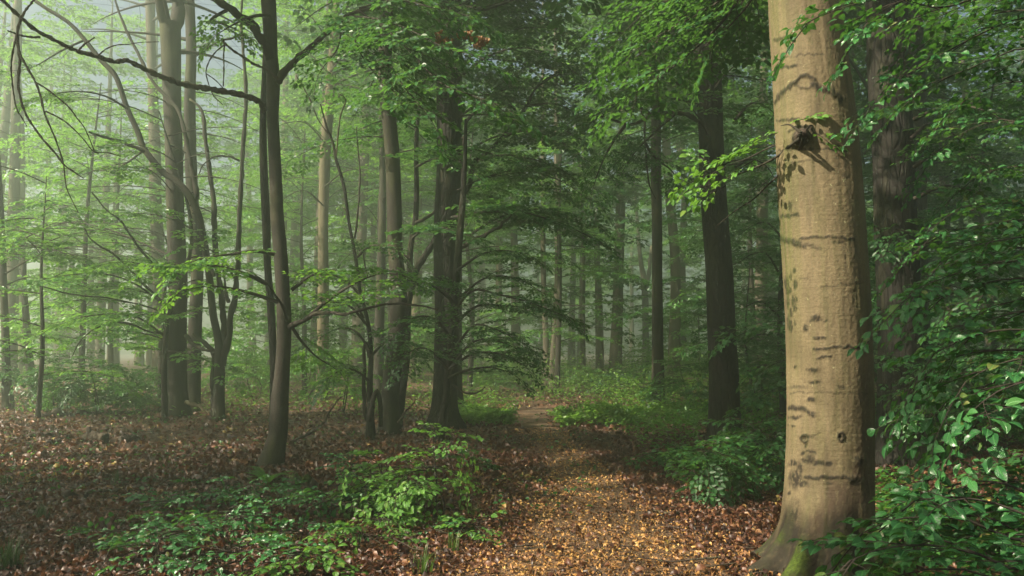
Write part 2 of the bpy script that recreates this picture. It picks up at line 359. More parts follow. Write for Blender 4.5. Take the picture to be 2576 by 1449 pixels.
class Plant:
    """collects wood and leaf sprays, then links trunk / branch / twigs / foliage under one Empty"""
    def __init__(s, base, seed): s.base = np.asarray(base, float); s.spr = {}; s.wood = []; s.r = np.random.default_rng(seed); s.cull = False; s.cur = 0; s.nb = 0; s.lowcull = base[1] > 23 or (base[1] > 14 and base[0] < -4); s.cullset = set()
    def spray(s, p, d, L, lod, tilt=.15):
        r = s.r; lens = LOD[lod]['lens']
        i = int(np.argmin([abs(L-l) for l in lens])); j = int(r.integers(0, 5))
        d = nrm(d); up = np.array([r.normal(0, tilt), r.normal(0, tilt), 1.])
        y = nrm(np.cross(up, d)); z = np.cross(d, y)
        if r.random() < .5: pass
        s.spr.setdefault((s.cur, lod, i, j), []).append((p, np.stack([d, y, z], 1), float(np.clip(L/lens[i], .75, 1.25))))
    def bough(s, pts, r0=.03, lod=1, dens=1., start=.12, droop=.3, spread=1., r1=.003, tilt=.15, wood=True):
        r = s.r
        pts = resample(pts, n=max(5, 3*len(pts)))
        seg = np.concatenate([[0], np.cumsum(np.linalg.norm(np.diff(pts, axis=0), axis=1))]); L = seg[-1]
        s.wood.append((s.cur, pts, np.linspace(r0, r1, len(pts))))
        at = lambda q: np.array([np.interp(q, seg, pts[:, k]) for k in range(3)])
        step = {0: .17, 1: .2, 2: .3, 3: .55}[lod]/dens
        lmax = {0: .75, 1: .9, 2: 1.15, 3: 1.5}[lod]
        q = start*L; sg = 1 if r.random() < .5 else -1
        while q < L:
            p = at(q); t = nrm(at(min(L, q+.05))-at(max(0, q-.05)))
            h = nrm(np.cross(t, (0, 0, 1.)))
            lc = float(np.clip(spread*(.3*(L-q)+.3+.35*r.random()), .25, 1.7))
            d = nrm(t*(.45+.4*r.random())+h*sg*.9+np.array([0, 0, .12-droop*r.random()]))
            if lc <= lmax*1.15: s.spray(p, d, lc, lod, tilt)
            else:
                u = np.linspace(0, 1, 5)[:, None]
                c = p+d*u*lc+np.array([0, 0, -.22*droop*2*lc])*u*u
                s.wood.append((s.cur, c, np.linspace(r0*.35+.002, .002, 5)))
                k = .3*lc; s2 = sg
                while k < lc:
                    pc = p+d*k+np.array([0, 0, -.44*droop*lc])*(k/lc)**2
                    hh = nrm(np.cross(d, (0, 0, 1.)))
                    s.spray(pc, d*.6+hh*s2*.8+np.array([0, 0, .05-droop*.7*r.random()]), float(np.clip((lc-k)*.7+.2, .3, lmax)), lod, tilt)
                    s2 = -s2; k += step*1.25*(.7+.6*r.random())
                s.spray(c[-1], c[-1]-c[-2], min(lmax, .35*lc+.2), lod, tilt)
            sg = -sg; q += step*(.7+.6*r.random())
        s.spray(pts[-1], pts[-1]-pts[-2]+np.array([0, 0, -.05]), min(lmax, .5), lod, tilt)
    def own(s, pts, **o):
        s.nb += 1; s.cur = s.nb; s.bough(pts, **o); s.cur = 0
    def auto(s, axis, z0, z1, n, L, lod, az=(0, 360), el=18, droop=.32, dens=1., start=.25, r0=.018, lvar=.45, spread=1.):
        """n boughs leaving the trunk axis between heights z0 and z1"""
        r = s.r
        for i in range(n):
            z = z0+(z1-z0)*(i+r.random())/n
            p = np.array([np.interp(z, axis[:, 2], axis[:, k]) for k in range(3)]); p[2] = z
            a = R(r.uniform(*az)); ll = L*(1-lvar*r.random()); e = R(el+r.normal(0, 9))
            h = np.array([math.sin(a), math.cos(a), 0]); w = np.array([h[1], -h[0], 0])*r.normal(0, .12)
            u = np.linspace(0, 1, 5)[:, None]
            pts = p+(h*math.cos(e)+np.array([0, 0, math.sin(e)]))*u*ll+w*u*u*ll+np.array([0, 0, -droop*ll])*u**2
            s.bough(pts, r0, lod, dens, start, droop, spread)
    def link_boughs(s, e, wood_mat, leaf_mat_, names=('twigs', 'foliage')):
        for g in sorted({k[0] for k in s.spr}):
            mb, tw = s.foliage_mb(g)
            if not mb.n: continue
            if g == 0: tw.build(names[0], wood_mat, e); mb.build(names[1], leaf_mat_, e)
            else:
                br = tw.build('branch', wood_mat, e); f = mb.build('foliage', leaf_mat_, e); f.parent = br
    def foliage_mb(s, only=None):
        mb, tw = MB(), MB()
        for (g, lod, i, j), lst in s.spr.items():
            if only is not None and g != only: continue
            t = SPR[lod][i][j]
            p = np.array([a[0] for a in lst]); Rm = np.array([a[1] for a in lst]); sc = np.array([a[2] for a in lst])
            tf = lambda v: np.einsum('nij,kj->nki', Rm, v)
            pos = p[:, None]+tf(t['pos'])*sc[:, None, None]; d = tf(t['d']); n = tf(t['n'])
            N = len(lst); K = len(t['pos'])
            pos = pos.reshape(-1, 3); d = d.reshape(-1, 3); n = n.reshape(-1, 3)
            n = n+s.r.normal(0, .24, n.shape)
            sz = np.tile(t['s'], N)*s.r.uniform(.9, 1.1, N*K)
            if s.lowcull and not (s.cull or g in s.cullset):
                kp = cull_sun(pos, 1.6, False); pos, d, n, sz = pos[kp], d[kp], n[kp], sz[kp]
            if s.cull or g in s.cullset:
                kp = cull_sun(pos); pos, d, n, sz = pos[kp], d[kp], n[kp], sz[kp]
            kp = pos[:, 2] > H(pos[:, 0], pos[:, 1])+.03
            pos, d, n, sz = pos[kp], d[kp], n[kp], sz[kp]
            bake_leaves(mb, pos, d, n, sz, SHAPES[lod])
            tv = (p[:, None]+tf(t['tv'])*sc[:, None, None]).reshape(-1, 3)
            tw.add(tv, (t['tq'][None]+(np.arange(N)*len(t['tv']))[:, None, None]).reshape(-1, 4))
        for g, pts, rad in s.wood:
            if only is None or g == only: tw.tube(pts, rad, 5 if rad[0] > .012 else 4, False)
        return mb, tw

def trunk_mesh(pts, rad, flare=.6, sides=24, seed=0, step=.2, flare_h=.35, lobes=4, wob=.04):
    q = resample(np.column_stack([pts, rad]), step=step)
    ax, rr = q[:, :3], q[:, 3]
    r = np.random.default_rng(seed); ph = r.uniform(0, 6.28, 6)
    T, N, B = frames(ax)
    a = np.arange(sides)*2*np.pi/sides
    z = ax[:, 2]-ax[0, 2]
    e = np.exp(-np.maximum(z-.12, 0)/flare_h)[:, None]
    lob = .55+.45*np.maximum(0, np.cos(lobes*a/1.0+ph[0]+.6*np.sin(a+ph[1])))**1.0
    RR = rr[:, None]*(1+flare*e*lob[None, :])
    RR = RR*(1+wob*np.sin(2*a[None]+ph[2]+z[:, None]*.7)+wob*.7*np.sin(3*a[None]+ph[3]-z[:, None]*1.1)+wob*.5*np.sin(z[:, None]*2.3+ph[4]+a[None]))
    V = ax[:, None]+RR[:, :, None]*(np.cos(a)[None, :, None]*N[:, None]+np.sin(a)[None, :, None]*B[:, None])
    n = len(ax)
    i = np.arange(n-1)[:, None]*sides; j = np.arange(sides)[None]; jn = (j+1) % sides
    Q = np.stack([i+j, i+jn, i+sides+jn, i+sides+j], -1).reshape(-1, 4)
    return V.reshape(-1, 3), Q, ax, rr
def px_trunk(d, spec, top, base_py=None, lean=None):
    """trunk centre line and radii from measured points of the photograph (px, py, width), kept going above the frame to height top"""
    pts, rad = [], []
    for px, py, w in spec:
        p = P(px, py, d); pts.append(p); rad.append(.5*w*(d*CT+(p[2]-CAM_H)*ST)/F)
    gz = float(H(pts[0][0], pts[0][1]))
    pts[0][2] = gz
    pts.insert(0, pts[0]-np.array([0, 0, .25])); rad.insert(0, rad[0])
    zt = pts[-1][2]
    if top > zt+.5:
        v = (pts[-1]-pts[-2]); v = v/max(v[2], .05)
        if lean is not None: v = np.array([lean[0], lean[1], 1.])
        v[:2] = np.clip(v[:2], -.12, .12)
        n = max(2, int((top-zt)/1.5))
        for k in range(1, n+1):
            u = k/n; pts.append(pts[-1]+v*(top-zt)/n); rad.append(rad[len(spec)]*(1-.7*u))
    return np.array(pts), np.array(rad)
def limb_px(d, pts, dd=0.):
    """polyline (px, py, width) at distance d, moving dd metres in depth along its length"""
    n = len(pts); out, rad = [], []
    for i, (px, py, w) in enumerate(pts):
        D = d+dd*i/max(1, n-1); out.append(P(px, py, D)); rad.append(.5*w*D/F)
    return np.array(out), np.array(rad)

def finish(pl, name, label, cat, trunk=None, limbs=(), mats=('bark', 'twig', 'leaf_mid'), group=None, extra=None, dead_limbs=()):
    e = thing(name, pl.base, label, cat, group)
    if trunk is not None:
        V, Q = trunk[:2]
        mb = MB(); mb.add(V, Q); mb.build('trunk', M[mats[0]], e)
    for pts, rad in limbs:
        q = resample(np.column_stack([pts, rad]), n=max(6, 5*len(pts)))
        ss = np.arange(len(q)); k = 1+.12*np.sin(ss*1.7+pts[0][0])+.08*np.sin(ss*.6)
        kk = pl.r.normal(0, .36, (len(pts)*2, 3)); kx = np.linspace(0, len(kk)-1, len(q)); kn_ = np.stack([np.interp(kx, np.arange(len(kk)), kk[:, c]) for c in range(3)], 1)*np.minimum(1, ss/4.)[:, None]*(1. if rad[0] < .045 else .4)
        mb = MB(); mb.tube(q[:, :3]+(kn_+pl.r.normal(0, .06, (len(q), 3)))*q[:, 3:4], q[:, 3]*k, 8); mb.build('branch', M[mats[1] if rad[0] < .05 else mats[0]], e)
    for pts, rad in dead_limbs:
        q = resample(np.column_stack([pts, rad]), n=max(6, 6*len(pts)))
        ss = np.arange(len(q)); k = 1+.16*np.sin(ss*1.7+pts[0][0])+.12*np.sin(ss*.9)
        mb = MB(); mb.tube(q[:, :3]+pl.r.normal(0, .1, (len(q), 3))*q[:, 3:4], q[:, 3]*k, 7); mb.build('dead_branch', M['dead'], e)
    if pl.spr:
        pl.link_boughs(e, M[mats[1]], M[mats[2]])
    return e

# ------------------------------------------------------------------ places kept sunlit through cut-out crowns
for z in np.arange(1.0, 5.2, .6): SUNZONES.append((np.array([2.37-.03*z, 6.05, z]), .62))
for x, y in ((-2.1, 5.8), (-1.9, 6.5), (-2.6, 6.2), (-1.6, 7.1)): SUNZONES.append((np.array([x, y, 0.]), .5))
for x in np.arange(-1.4, 1.8, .7):
    for y in (5.2, 5.9, 6.6, 7.3): SUNZONES.append((np.array([x+.1*(y-5), y, 0.]), .66))
for x, y, r_ in ((.5, 9.6, .3), (1.3, 10.2, .35), (1.9, 9.3, .35), (-2.2, 6.2, .3), (-2.6, 8.6, .25), (.9, 14, .25)): SUNZONES.append((np.array([x, y, 0.]), r_))
for x, y in ((.4, 8.2), (1.2, 8.2), (2., 8.3), (1.0, 9.2), (2.2, 7.)): SUNZONES.append((np.array([x, y, 0.]), .6))
for q_, r_ in ((P(1400, 960, 30), 3.), (P(760, 990, 25), 1.6), (P(900, 1000, 24), 2.), (P(1220, 985, 24), 2.5), (P(1500, 1010, 22), 2.), (P(1700, 1060, 20), 1.5), (P(1600, 1060, 18), 1.5), (P(1450, 1010, 26), 2.), (P(1330, 990, 27), 2.), (P(2400, 0, 5.2), .45), (P(2250, 30, 5.), .45), (P(2050, 85, 4.8), .45), (P(2400, 170, 4.9), .4), (P(480, 1300, 7.), .5), (P(800, 1290, 7.), .5), (P(1020, 1230, 7.4), .5), (P(1800, 60, 7.3), .8), (P(1600, 230, 8), .8), (P(1850, 420, 6.2), .6), (P(100, 300, 30), 5.), (P(350, 300, 34), 5.), (P(560, 700, 40), 5.), (P(150, 750, 34), 4.), (P(800, 250, 34), 3.), (P(700, 600, 34), 4.)): SUNZONES.append((q_, r_))
SUNZONES.append((np.array([-.6, 7.3, .6]), .6)); SUNZONES.append((np.array([-1.1, 7.5, .5]), .45)); SUNZONES.append((np.array([-.3, 7.2, .4]), .5))
SUNZONES.append((P(520, 690, 10.5), 1.1)); SUNZONES.append((P(640, 650, 10.5), .8))
SUNZONES.append((P(180, 520, 24), 3.2)); SUNZONES.append((P(60, 480, 26), 3.)); SUNZONES.append((P(330, 620, 24), 2.4))
SUNZONES.append((P(287, 840, 48), 1.6)); SUNZONES.append((P(1085, 300, 8.), .8)); SUNZONES.append((P(1220, 255, 7.2), .8)); SUNZONES.append((P(950, 170, 8.6), .8)); SUNZONES.append((P(1050, 60, 8.3), .8)); SUNZONES.append((P(1150, 140, 7.5), .7)); SUNZONES.append((P(860, 700, 11.3), .8)); SUNZONES.append((P(1700, 120, 8), .9))
SUNZONES.append((P(1390, 900, 33), 1.3)); SUNZONES.append((P(1080, 960, 36), 1.2)); SUNZONES.append((P(815, 800, 26), 1.)); SUNZONES.append((P(1300, 960, 26), 2.))
SUNZONES.append((P(2430, 900, 3.6), .4)); SUNZONES.append((P(2520, 960, 3.5), .35)); SUNZONES.append((P(2250, 220, 5.), .3)); SUNZONES.append((P(2130, 70, 4.9), .3)); SUNZONES.append((P(2330, 1200, 3.7), .32)); SUNZONES.append((P(2480, 1300, 3.4), .3)); SUNZONES.append((P(2200, 1330, 3.3), .2)); SUNZONES.append((P(600, 1330, 6.6), .4)); SUNZONES.append((P(700, 1400, 6.2), .4)); SUNZONES.append((P(560, 380, 34), 3.))
for q_, r_ in ((P(60, 520, 24), 3.), (P(250, 480, 27), 4.), (P(450, 420, 34), 4.), (P(40, 400, 45), 8.), (P(300, 400, 50), 8.), (P(560, 420, 55), 7.), (P(-60, 600, 40), 6.), (P(250, 600, 42), 6.)): SUNZONES.append((q_, r_))
UNDER = [P(x_, 985, d_) for x_ in range(1170, 1640, 75) for d_ in (21., 25., 30.)]+[P(x_, 990, d_) for x_ in (600, 700, 800, 900) for d_ in (22., 27.)]+[P(x_, 1060, 17.) for x_ in (1560, 1640, 1720)]
for q_ in UNDER: SUNZONES.append((q_, .9))

# ------------------------------------------------------------------ camera, light, air
cam_d = bpy.data.cameras.new('camera'); cam_d.lens = 28.0; cam_d.sensor_width = 36.0; cam_d.clip_end = 2000; cam_d.clip_start = .05
cam = link('camera', cam_d, None, (0, 0, CAM_H)); cam.rotation_euler = (math.pi/2+PITCH, 0, 0); scene.camera = cam
sun_d = bpy.data.lights.new('sun', 'SUN'); sun_d.energy = 5.0; sun_d.angle = R(.8); sun_d.color = (1.0, .89, .68)
sun = link('sun', sun_d, None, (-8, -6, 12))
sun.rotation_euler = (R(90-SUN_EL), 0, R(-SUN_AZ+180)); 
w = bpy.data.worlds.new('World'); scene.world = w; w.use_nodes = True
nt = w.node_tree
for n in list(nt.nodes): nt.nodes.remove(n)
s = NT(nt)
sky = s.n('ShaderNodeTexSky', sky_type='NISHITA', sun_disc=False, sun_elevation=R(SUN_EL), sun_rotation=R(SUN_AZ), dust_density=5.0, air_density=.7, ozone_density=1.0)
bg = s.n('ShaderNodeBackground', Strength=.052); nt.links.new(sky.outputs[0], bg.inputs[0])
wo = s.n('ShaderNodeOutputWorld'); nt.links.new(bg.outputs[0], wo.inputs[0])
scene.view_settings.view_transform = 'Standard'; scene.view_settings.look = 'None'; scene.view_settings.exposure = 1.95
HAZE = .0105
m, nt = new_mat('mist'); s = NT(nt)
pv = s.n('ShaderNodeVolumePrincipled', Density=HAZE, Anisotropy=0.6); pv.inputs['Color'].default_value = (.64, .74, .65, 1)
s.out(None, pv.outputs[0])
x0, x1, y0, y1, z0, z1 = -140, 140, -40, 190, -1.2, 27
V = [(x, y, z) for x in (x0, x1) for y in (y0, y1) for z in (z0, z1)]
me = make_mesh('haze', V, [(0, 1, 3, 2), (4, 6, 7, 5), (0, 4, 5, 1), (2, 3, 7, 6), (0, 2, 6, 4), (1, 5, 7, 3)], None, m, False)
tag(link('haze', me), 'pale green morning mist hanging between the trees', None, None, 'stuff')

# ------------------------------------------------------------------ ground and path
def axis(lo, hi, dense_lo, dense_hi, step):
    a = list(np.arange(dense_lo, dense_hi+1e-6, step)); g = step
    while a[-1] < hi: g *= 1.16; a.append(a[-1]+g)
    g = step
    while a[0] > lo: g *= 1.16; a.insert(0, a[0]-g)
    return np.array(a)
gx, gy = axis(-400, 400, -14, 14, .2), axis(-60, 700, 0, 32, .2)
X, Y = np.meshgrid(gx, gy); Z = H(X, Y)
nx, ny = len(gx), len(gy)
i = (np.arange(ny-1)[:, None]*nx+np.arange(nx-1)[None]); Q = np.stack([i, i+1, i+nx+1, i+nx], -1).reshape(-1, 4)
tag(link('ground', make_mesh('ground', np.stack([X, Y, Z], -1).reshape(-1, 3), Q, None, M['ground'])), kind='structure', label='brown forest floor strewn with dead leaves')
edges = [(1640, 1020, 2090), (1449, 1110, 1960), (1380, 1210, 1840), (1300, 1292, 1690), (1240, 1345, 1610), (1180, 1362, 1535), (1130, 1345, 1470), (1090, 1320, 1425), (1062, 1290, 1385), (1048, 1275, 1370), (1036, 1300, 1400), (1026, 1340, 1450)]
rows = resample(np.array([np.concatenate([G(l, y), G(r_, y)]) for y, l, r_ in edges]), n=120)
PATH_C = .5*(rows[:, :2]+rows[:, 3:5]); PATH_W = .5*np.linalg.norm(rows[:, :2]-rows[:, 3:5], axis=1)
K = 13; V = []
for k, rw in enumerate(rows):
    for j in range(K):
        u = j/(K-1); jit = 1+.12*(vnoise(k*.35, 7.)-.5)*(abs(u-.5)*2)
        jit *= .72; p = rw[:3]*(1-((u-.5)*jit+.5))+rw[3:]*((u-.5)*jit+.5); V.append((p[0], p[1], float(H(p[0], p[1]))+.012))
i = (np.arange(len(rows)-1)[:, None]*K+np.arange(K-1)[None]); Q = np.stack([i, i+1, i+K+1, i+K], -1).reshape(-1, 4)
tag(link('path', make_mesh('path', V, Q, None, M['path'])), kind='structure', label='trodden path of crushed tan leaves')
def on_path(x, y, grow=1.0):
    d = np.full(len(x), 9.)
    for (cx, cy), w_ in zip(PATH_C, PATH_W): d = np.minimum(d, np.hypot(x-cx, y-cy)/(w_*grow))
    return d
def litter(name, label, n, ylo, yhi, size, mat, test=None, power=1.6, tilt=.5):
    u = rng.random(n); y = ylo+(yhi-ylo)*u**power; x = (rng.random(n)*2-1)*(y*.70+.6)
    if test is not None:
        k = test(x, y); x, y = x[k], y[k]
    n = len(x); nn = nrm(np.stack([rng.normal(0, tilt, n), rng.normal(0, tilt, n), np.ones(n)], 1))
    a = rng.random(n)*6.283; d = np.stack([np.cos(a), np.sin(a), rng.normal(0, .3, n)], 1)
    sz = size*(.45+1.15*rng.random(n)**1.6)*(1+.02*y)
    pos = np.stack([x, y, H(x, y)+.012+rng.random(n)*.03], 1)
    patch = fbm(x*.9+40, y*.9+20, 3)
    rnd = np.clip(rng.random(n)*.85+(patch-.5)*.7+.05, 0, 1)
    mb = MB(); sel = rng.integers(0, 5, n)
    for q in range(5):
        k = sel == q; bake_leaves(mb, pos[k], d[k], nn[k], sz[k], SH_DEAD[q], rnd[k])
    return tag(link(name, mb.mesh(name, mat)), label, None, None, 'stuff')
litter('fallen_leaves', 'curled brown dead beech leaves covering the forest floor', 80000, 5.0, 13, .045, M['litter'], lambda x, y: (on_path(x, y) > .6+.7*rng.random(len(x))), 1.25)
litter('fallen_leaves', 'brown dead leaves on the floor farther back', 42000, 10, 32, .07, M['litter'], lambda x, y: (on_path(x, y) > .8+.4*rng.random(len(x))), 1.5)
litter('path_leaves', 'small crushed tan leaves on the trodden path', 80000, 5.0, 17, .029, M['litter_path'], lambda x, y: (on_path(x, y) < .55+.9*rng.random(len(x))), 1.25, .4)
litter('path_leaves', 'loose brown leaves scattered over the path', 7000, 5.0, 16, .05, M['litter'], lambda x, y: (on_path(x, y) < 1), 1.4)

rt = np.random.default_rng(41); mb = MB()
for k in range(900):
    y = 5+17*rt.random()**1.3; x = (rt.random()*2-1)*(y*.68+.5); L = rt.uniform(.08, .5)*(1.6 if rt.random() < .15 else 1); a = rt.uniform(0, 6.28); r_ = rt.uniform(.0025, .007)*(1+.04*y)
    u = np.linspace(-.5, .5, 5); xx = x+u*L*math.cos(a)+rt.normal(0, .02*L, 5); yy = y+u*L*math.sin(a)+rt.normal(0, .02*L, 5)
    V, Q, T = tube(np.stack([xx, yy, H(xx, yy)+.03+rt.random()*.03+np.abs(u)*rt.normal(0, .06)*L], 1), np.linspace(r_, r_*.4, 5), 4, False); mb.add(V, Q)
tag(link('twig_litter', mb.mesh('twig_litter', M['dead'])), 'small dark dead twigs strewn over the leaf litter', None, None, 'stuff')

# ------------------------------------------------------------------ the big sunlit beech
D1 = 6.05
spec = [(2068, 1452, 236), (2072, 1380, 226), (2082, 1290, 216), (2086, 1180, 208), (2088, 1050, 206), (2086, 900, 203), (2080, 760, 203), (2070, 600, 203), (2060, 430, 200), (2050, 300, 193), (2034, 130, 180), (2022, 0, 171), (2010, -150, 165)]
pts, rad = px_trunk(D1, spec, 20.)
q = resample(np.column_stack([pts, rad]), step=.3); ax, rr = q[:, :3], q[:, 3]
zt = np.concatenate([np.arange(ax[0, 2], 4.9, .0085), np.arange(4.9, 19.5, .25)])
ctr = np.stack([np.interp(zt, ax[:, 2], ax[:, k]) for k in range(2)]+[zt], 1); rad = np.interp(zt, ax[:, 2], rr)
NS = 240; th = np.arange(NS)*2*np.pi/NS
TH, ZZ = np.meshgrid(th, zt)
vis = np.exp(-np.maximum(ZZ-.05, 0)/.125); root = np.zeros_like(TH)
for a0, wdt, amp in ((3.35, .2, .75), (3.95, .2, .9), (4.7, .22, .6), (5.45, .25, .9), (.3, .3, .7), (1.4, .3, .8), (2.4, .3, .6)):
    dth = (TH-a0+np.pi) % (2*np.pi)-np.pi; root += amp*np.exp(-(dth/wdt)**2)
RR = rad[:, None]*(1+.95*vis*root+.05*np.exp(-np.maximum(ZZ, 0)/.3))
RR = RR+.006*(fbm(TH*6, ZZ*2.5, 4)-.5)*2+.003*(vnoise(TH*24, ZZ*60)-.5)
V = np.stack([ctr[:, None, 0]+RR*np.cos(TH), ctr[:, None, 1]+RR*np.sin(TH), ZZ], -1)
cz = V-np.array([0, 0, CAM_H]); dep = cz[..., 1]*CT+cz[..., 2]*ST
PX = 1288+F*cz[..., 0]/dep; PY = 724.5-F*(cz[..., 2]*CT-cz[..., 1]*ST)/dep
front = (np.sin(TH) < .15)
wx = PX+(fbm(TH*16, ZZ*12, 5)-.5)*16; wy = PY+(fbm(TH*9+50, ZZ*12+9, 5)-.5)*13
fine_n = np.clip(.5+1.7*(fbm(TH*30, ZZ*44, 5)-.5), 0, 1)
stain = np.zeros_like(PX); lift = np.zeros_like(PX); brown = np.zeros_like(PX)
def stroke(pts, wdt, amt=1., lf=0.):
    global stain, lift
    d = np.full(PX.shape, 1e9)
    for (ax_, ay_), (bx_, by_) in zip(pts[:-1], pts[1:]):
        vx, vy = bx_-ax_, by_-ay_; t = np.clip(((wx-ax_)*vx+(wy-ay_)*vy)/(vx*vx+vy*vy+1e-6), 0, 1)
        d = np.minimum(d, np.hypot(wx-ax_-t*vx, wy-ay_-t*vy))
    f = np.clip(1.6-d/(wdt*1.0), 0, 1)*min(1., amt*1.25)*np.clip(.35+1.5*fine_n, 0, 1.1)*front
    stain = np.maximum(stain, f); lift += lf*np.exp(-(d/wdt)**2)*front
def blob(cx, cy, rx, ry, amt=1., lf=0., ang=0., to='stain'):
    global stain, lift, brown
    c, s_ = math.cos(R(ang)), math.sin(R(ang)); u = (wx-cx)*c+(wy-cy)*s_; v = -(wx-cx)*s_+(wy-cy)*c
    d = np.hypot(u/rx, v/ry)/1.05; f = np.clip(1.8-1.5*d, 0, 1)*min(1.2, amt*1.2)*np.clip(.05+2.1*fine_n, 0, 1.1)*front
    if to == 'stain': stain = np.maximum(stain, f)
    else: brown = np.maximum(brown, f)
    lift += lf*np.exp(-d*d)*front
C3 = lambda x, y: (1717+x/3, y/3); C6 = lambda x, y: (1717+x/3, 483+y/3); C9 = lambda x, y: (1717+x/3, 966+y/3)
stroke([C3(700, 770), C3(760, 690), C3(840, 620), C3(890, 578), C3(950, 570), C3(990, 600)], 5, 1., .008)
stroke([C3(985, 640), C3(1050, 670), C3(1120, 690), C3(1195, 750)], 8, .95, .008)
th_ = np.linspace(0, 6.28, 18); stroke([C3(918+70*math.cos(t), 625+45*math.sin(t)) for t in th_], 3, .6, .004)
stroke([C3(700, 300), C3(760, 290), C3(830, 285)], 4, .7); stroke([C3(735, 512), C3(780, 498), C3(850, 497)], 4, .9)
stroke([C3(780, 425), C3(900, 415), C3(1060, 402)], 2.2, .5); stroke([C3(1100, 180), C3(1170, 200), C3(1215, 230)], 5, .6)
stroke([C3(730, 915), C3(790, 900), C3(880, 898)], 4, .8); stroke([C3(720, 1140), C3(900, 1128), C3(1080, 1122), C3(1250, 1135)], 2.2, .65)
stroke([C3(760, 1240), C3(900, 1218), C3(1100, 1215)], 2, .5); blob(*C3(1215, 1330), 10, 6, .6); blob(*C3(1180, 1100), 5, 4, .6)
stroke([C6(735, 350), C6(790, 362), C6(850, 385), C6(905, 402)], 8, 1., .006); stroke([C6(890, 350), C6(1000, 336), C6(1130, 335), C6(1290, 352)], 3, .75, .004)
blob(*C6(1180, 375), 14, 5, .8); stroke([C6(910, 385), C6(980, 410), C6(1050, 420)], 5, .5); stroke([C6(740, 185), C6(800, 178), C6(870, 172)], 4, .8)
for x, y, a, b in ((815, 110, 5, 14), (805, 200, 4, 8), (842, 590, 7, 7), (820, 640, 5, 10), (850, 700, 6, 14), (785, 690, 5, 18), (800, 750, 6, 12), (838, 820, 6, 16), (795, 840, 5, 18), (822, 910, 5, 14), (850, 880, 4, 10), (800, 985, 5, 20), (846, 990, 4, 10), (815, 1030, 4, 8), (850, 1320, 4, 4)):
    blob(*C6(x, y), a, b, .95)
blob(*C6(1003, 945), 13, 8, 1., .008); blob(*C6(1000, 970), 22, 5, .7); blob(*C6(930, 1028), 5, 11, 1., .006); blob(*C6(1078, 978), 6, 4, .8)
stroke([C6(990, 1105), C6(1025, 1088), C6(1065, 1105)], 2.6, .9, .005); stroke([C6(995, 1108), C6(1030, 1112), C6(1065, 1106)], 2, .7)
stroke([C6(990, 1190), C6(1120, 1172), C6(1240, 1165), C6(1390, 1172)], 3, .85, .004); blob(*C6(1245, 1165), 9, 6, .8)
stroke([C6(1030, 1255), C6(1070, 1235), C6(1115, 1240)], 3, .9, .005); blob(*C6(985, 1340), 14, 6, .85, .005); blob(*C6(1000, 1432), 18, 5, .8)
stroke([C6(890, 660), C6(960, 655)], 1.5, .5); stroke([C6(1040, 720), C6(1200, 695), C6(1350, 690)], 1.8, .5)
blob(*C9(968, 115), 12, 6, .95, .006); blob(*C9(870, 25), 22, 5, .55); blob(*C9(1190, 20), 14, 5, .6); stroke([C9(815, 172), C9(880, 185), C9(940, 200), C9(995, 228)], 6, 1., .005)
blob(*C9(845, 252), 18, 5, .8); blob(*C9(835, 308), 9, 4, .95, .004); stroke([C9(810, 70), C9(1000, 62), C9(1400, 72)], 1.6, .45); stroke([C9(900, 385), C9(1040, 380)], 1.5, .6)
for kx, ky, kr in ((920, 407, 8.5), (1192, 397, 9)):
    stroke([C9(kx+3*kr*.9*math.cos(t), ky+3*kr*1.1*math.sin(t)) for t in th_], 3, .95, .012); blob(*C9(kx, ky), 4, 4, .9, -.006)
blob(*C9(955, 395), 12, 4, .8); blob(*C9(930, 468), 5, 7, .9); blob(*C9(903, 521), 6, 5, .95); stroke([C9(930, 505), C9(960, 515), C9(1010, 525)], 2.5, .7)
blob(*C9(830, 600), 13, 11, .9); blob(*C9(880, 640), 9, 18, .7); stroke([C9(920, 575), C9(1000, 590), C9(1110, 598)], 6, .85); blob(*C9(960, 570), 14, 14, .7)
blob(*C9(850, 720), 17, 26, .85); blob(*C9(900, 760), 20, 9, .8); stroke([C9(930, 708), C9(1100, 708), C9(1260, 700)], 4, .8, .004); blob(*C9(1110, 712), 20, 6, .7); blob(*C9(1105, 755), 10, 4, .7)
blob(*C9(1275, 715), 13, 9, .9, .012); blob(*C9(1330, 585), 14, 12, .75, .008); blob(*C9(1300, 560), 6, 5, .8)
blob(*C9(800, 825), 4, 6, .8); blob(*C9(845, 985), 15, 22, .75); blob(*C9(860, 900), 10, 8, .4)
blob(*C9(1215, 920), 55, 70, 1.2, 0, 0, 'brown'); blob(*C9(1140, 1060), 60, 50, 1.2, 0, 0, 'brown'); blob(*C9(1330, 800), 35, 110, .9, 0, 0, 'brown'); blob(*C9(1380, 300), 14, 190, .6, 0, 0, 'brown'); blob(*C9(880, 1160), 60, 26, .9, 0, 0, 'brown')
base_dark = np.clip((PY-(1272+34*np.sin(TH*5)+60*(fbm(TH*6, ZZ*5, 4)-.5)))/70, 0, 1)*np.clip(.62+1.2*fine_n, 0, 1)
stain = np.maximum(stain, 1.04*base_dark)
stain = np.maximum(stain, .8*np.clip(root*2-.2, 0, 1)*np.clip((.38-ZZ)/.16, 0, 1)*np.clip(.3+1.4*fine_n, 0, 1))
blob(*C3(905, 1030), 26, 24, .9, .03); blob(*C3(880, 1075), 18, 16, .8, .012); stroke([C3(800, 985), C3(860, 955), C3(950, 960), C3(1000, 1010)], 4, .7, .006)
moss = np.zeros_like(PX)
g = fbm(TH*9+3, ZZ*7, 4)
moss = np.maximum(moss, np.clip((g-.43)*6, 0, 1)*np.clip((.34-ZZ)/.1, 0, 1)*np.clip(root*1.6-.35, 0, 1))
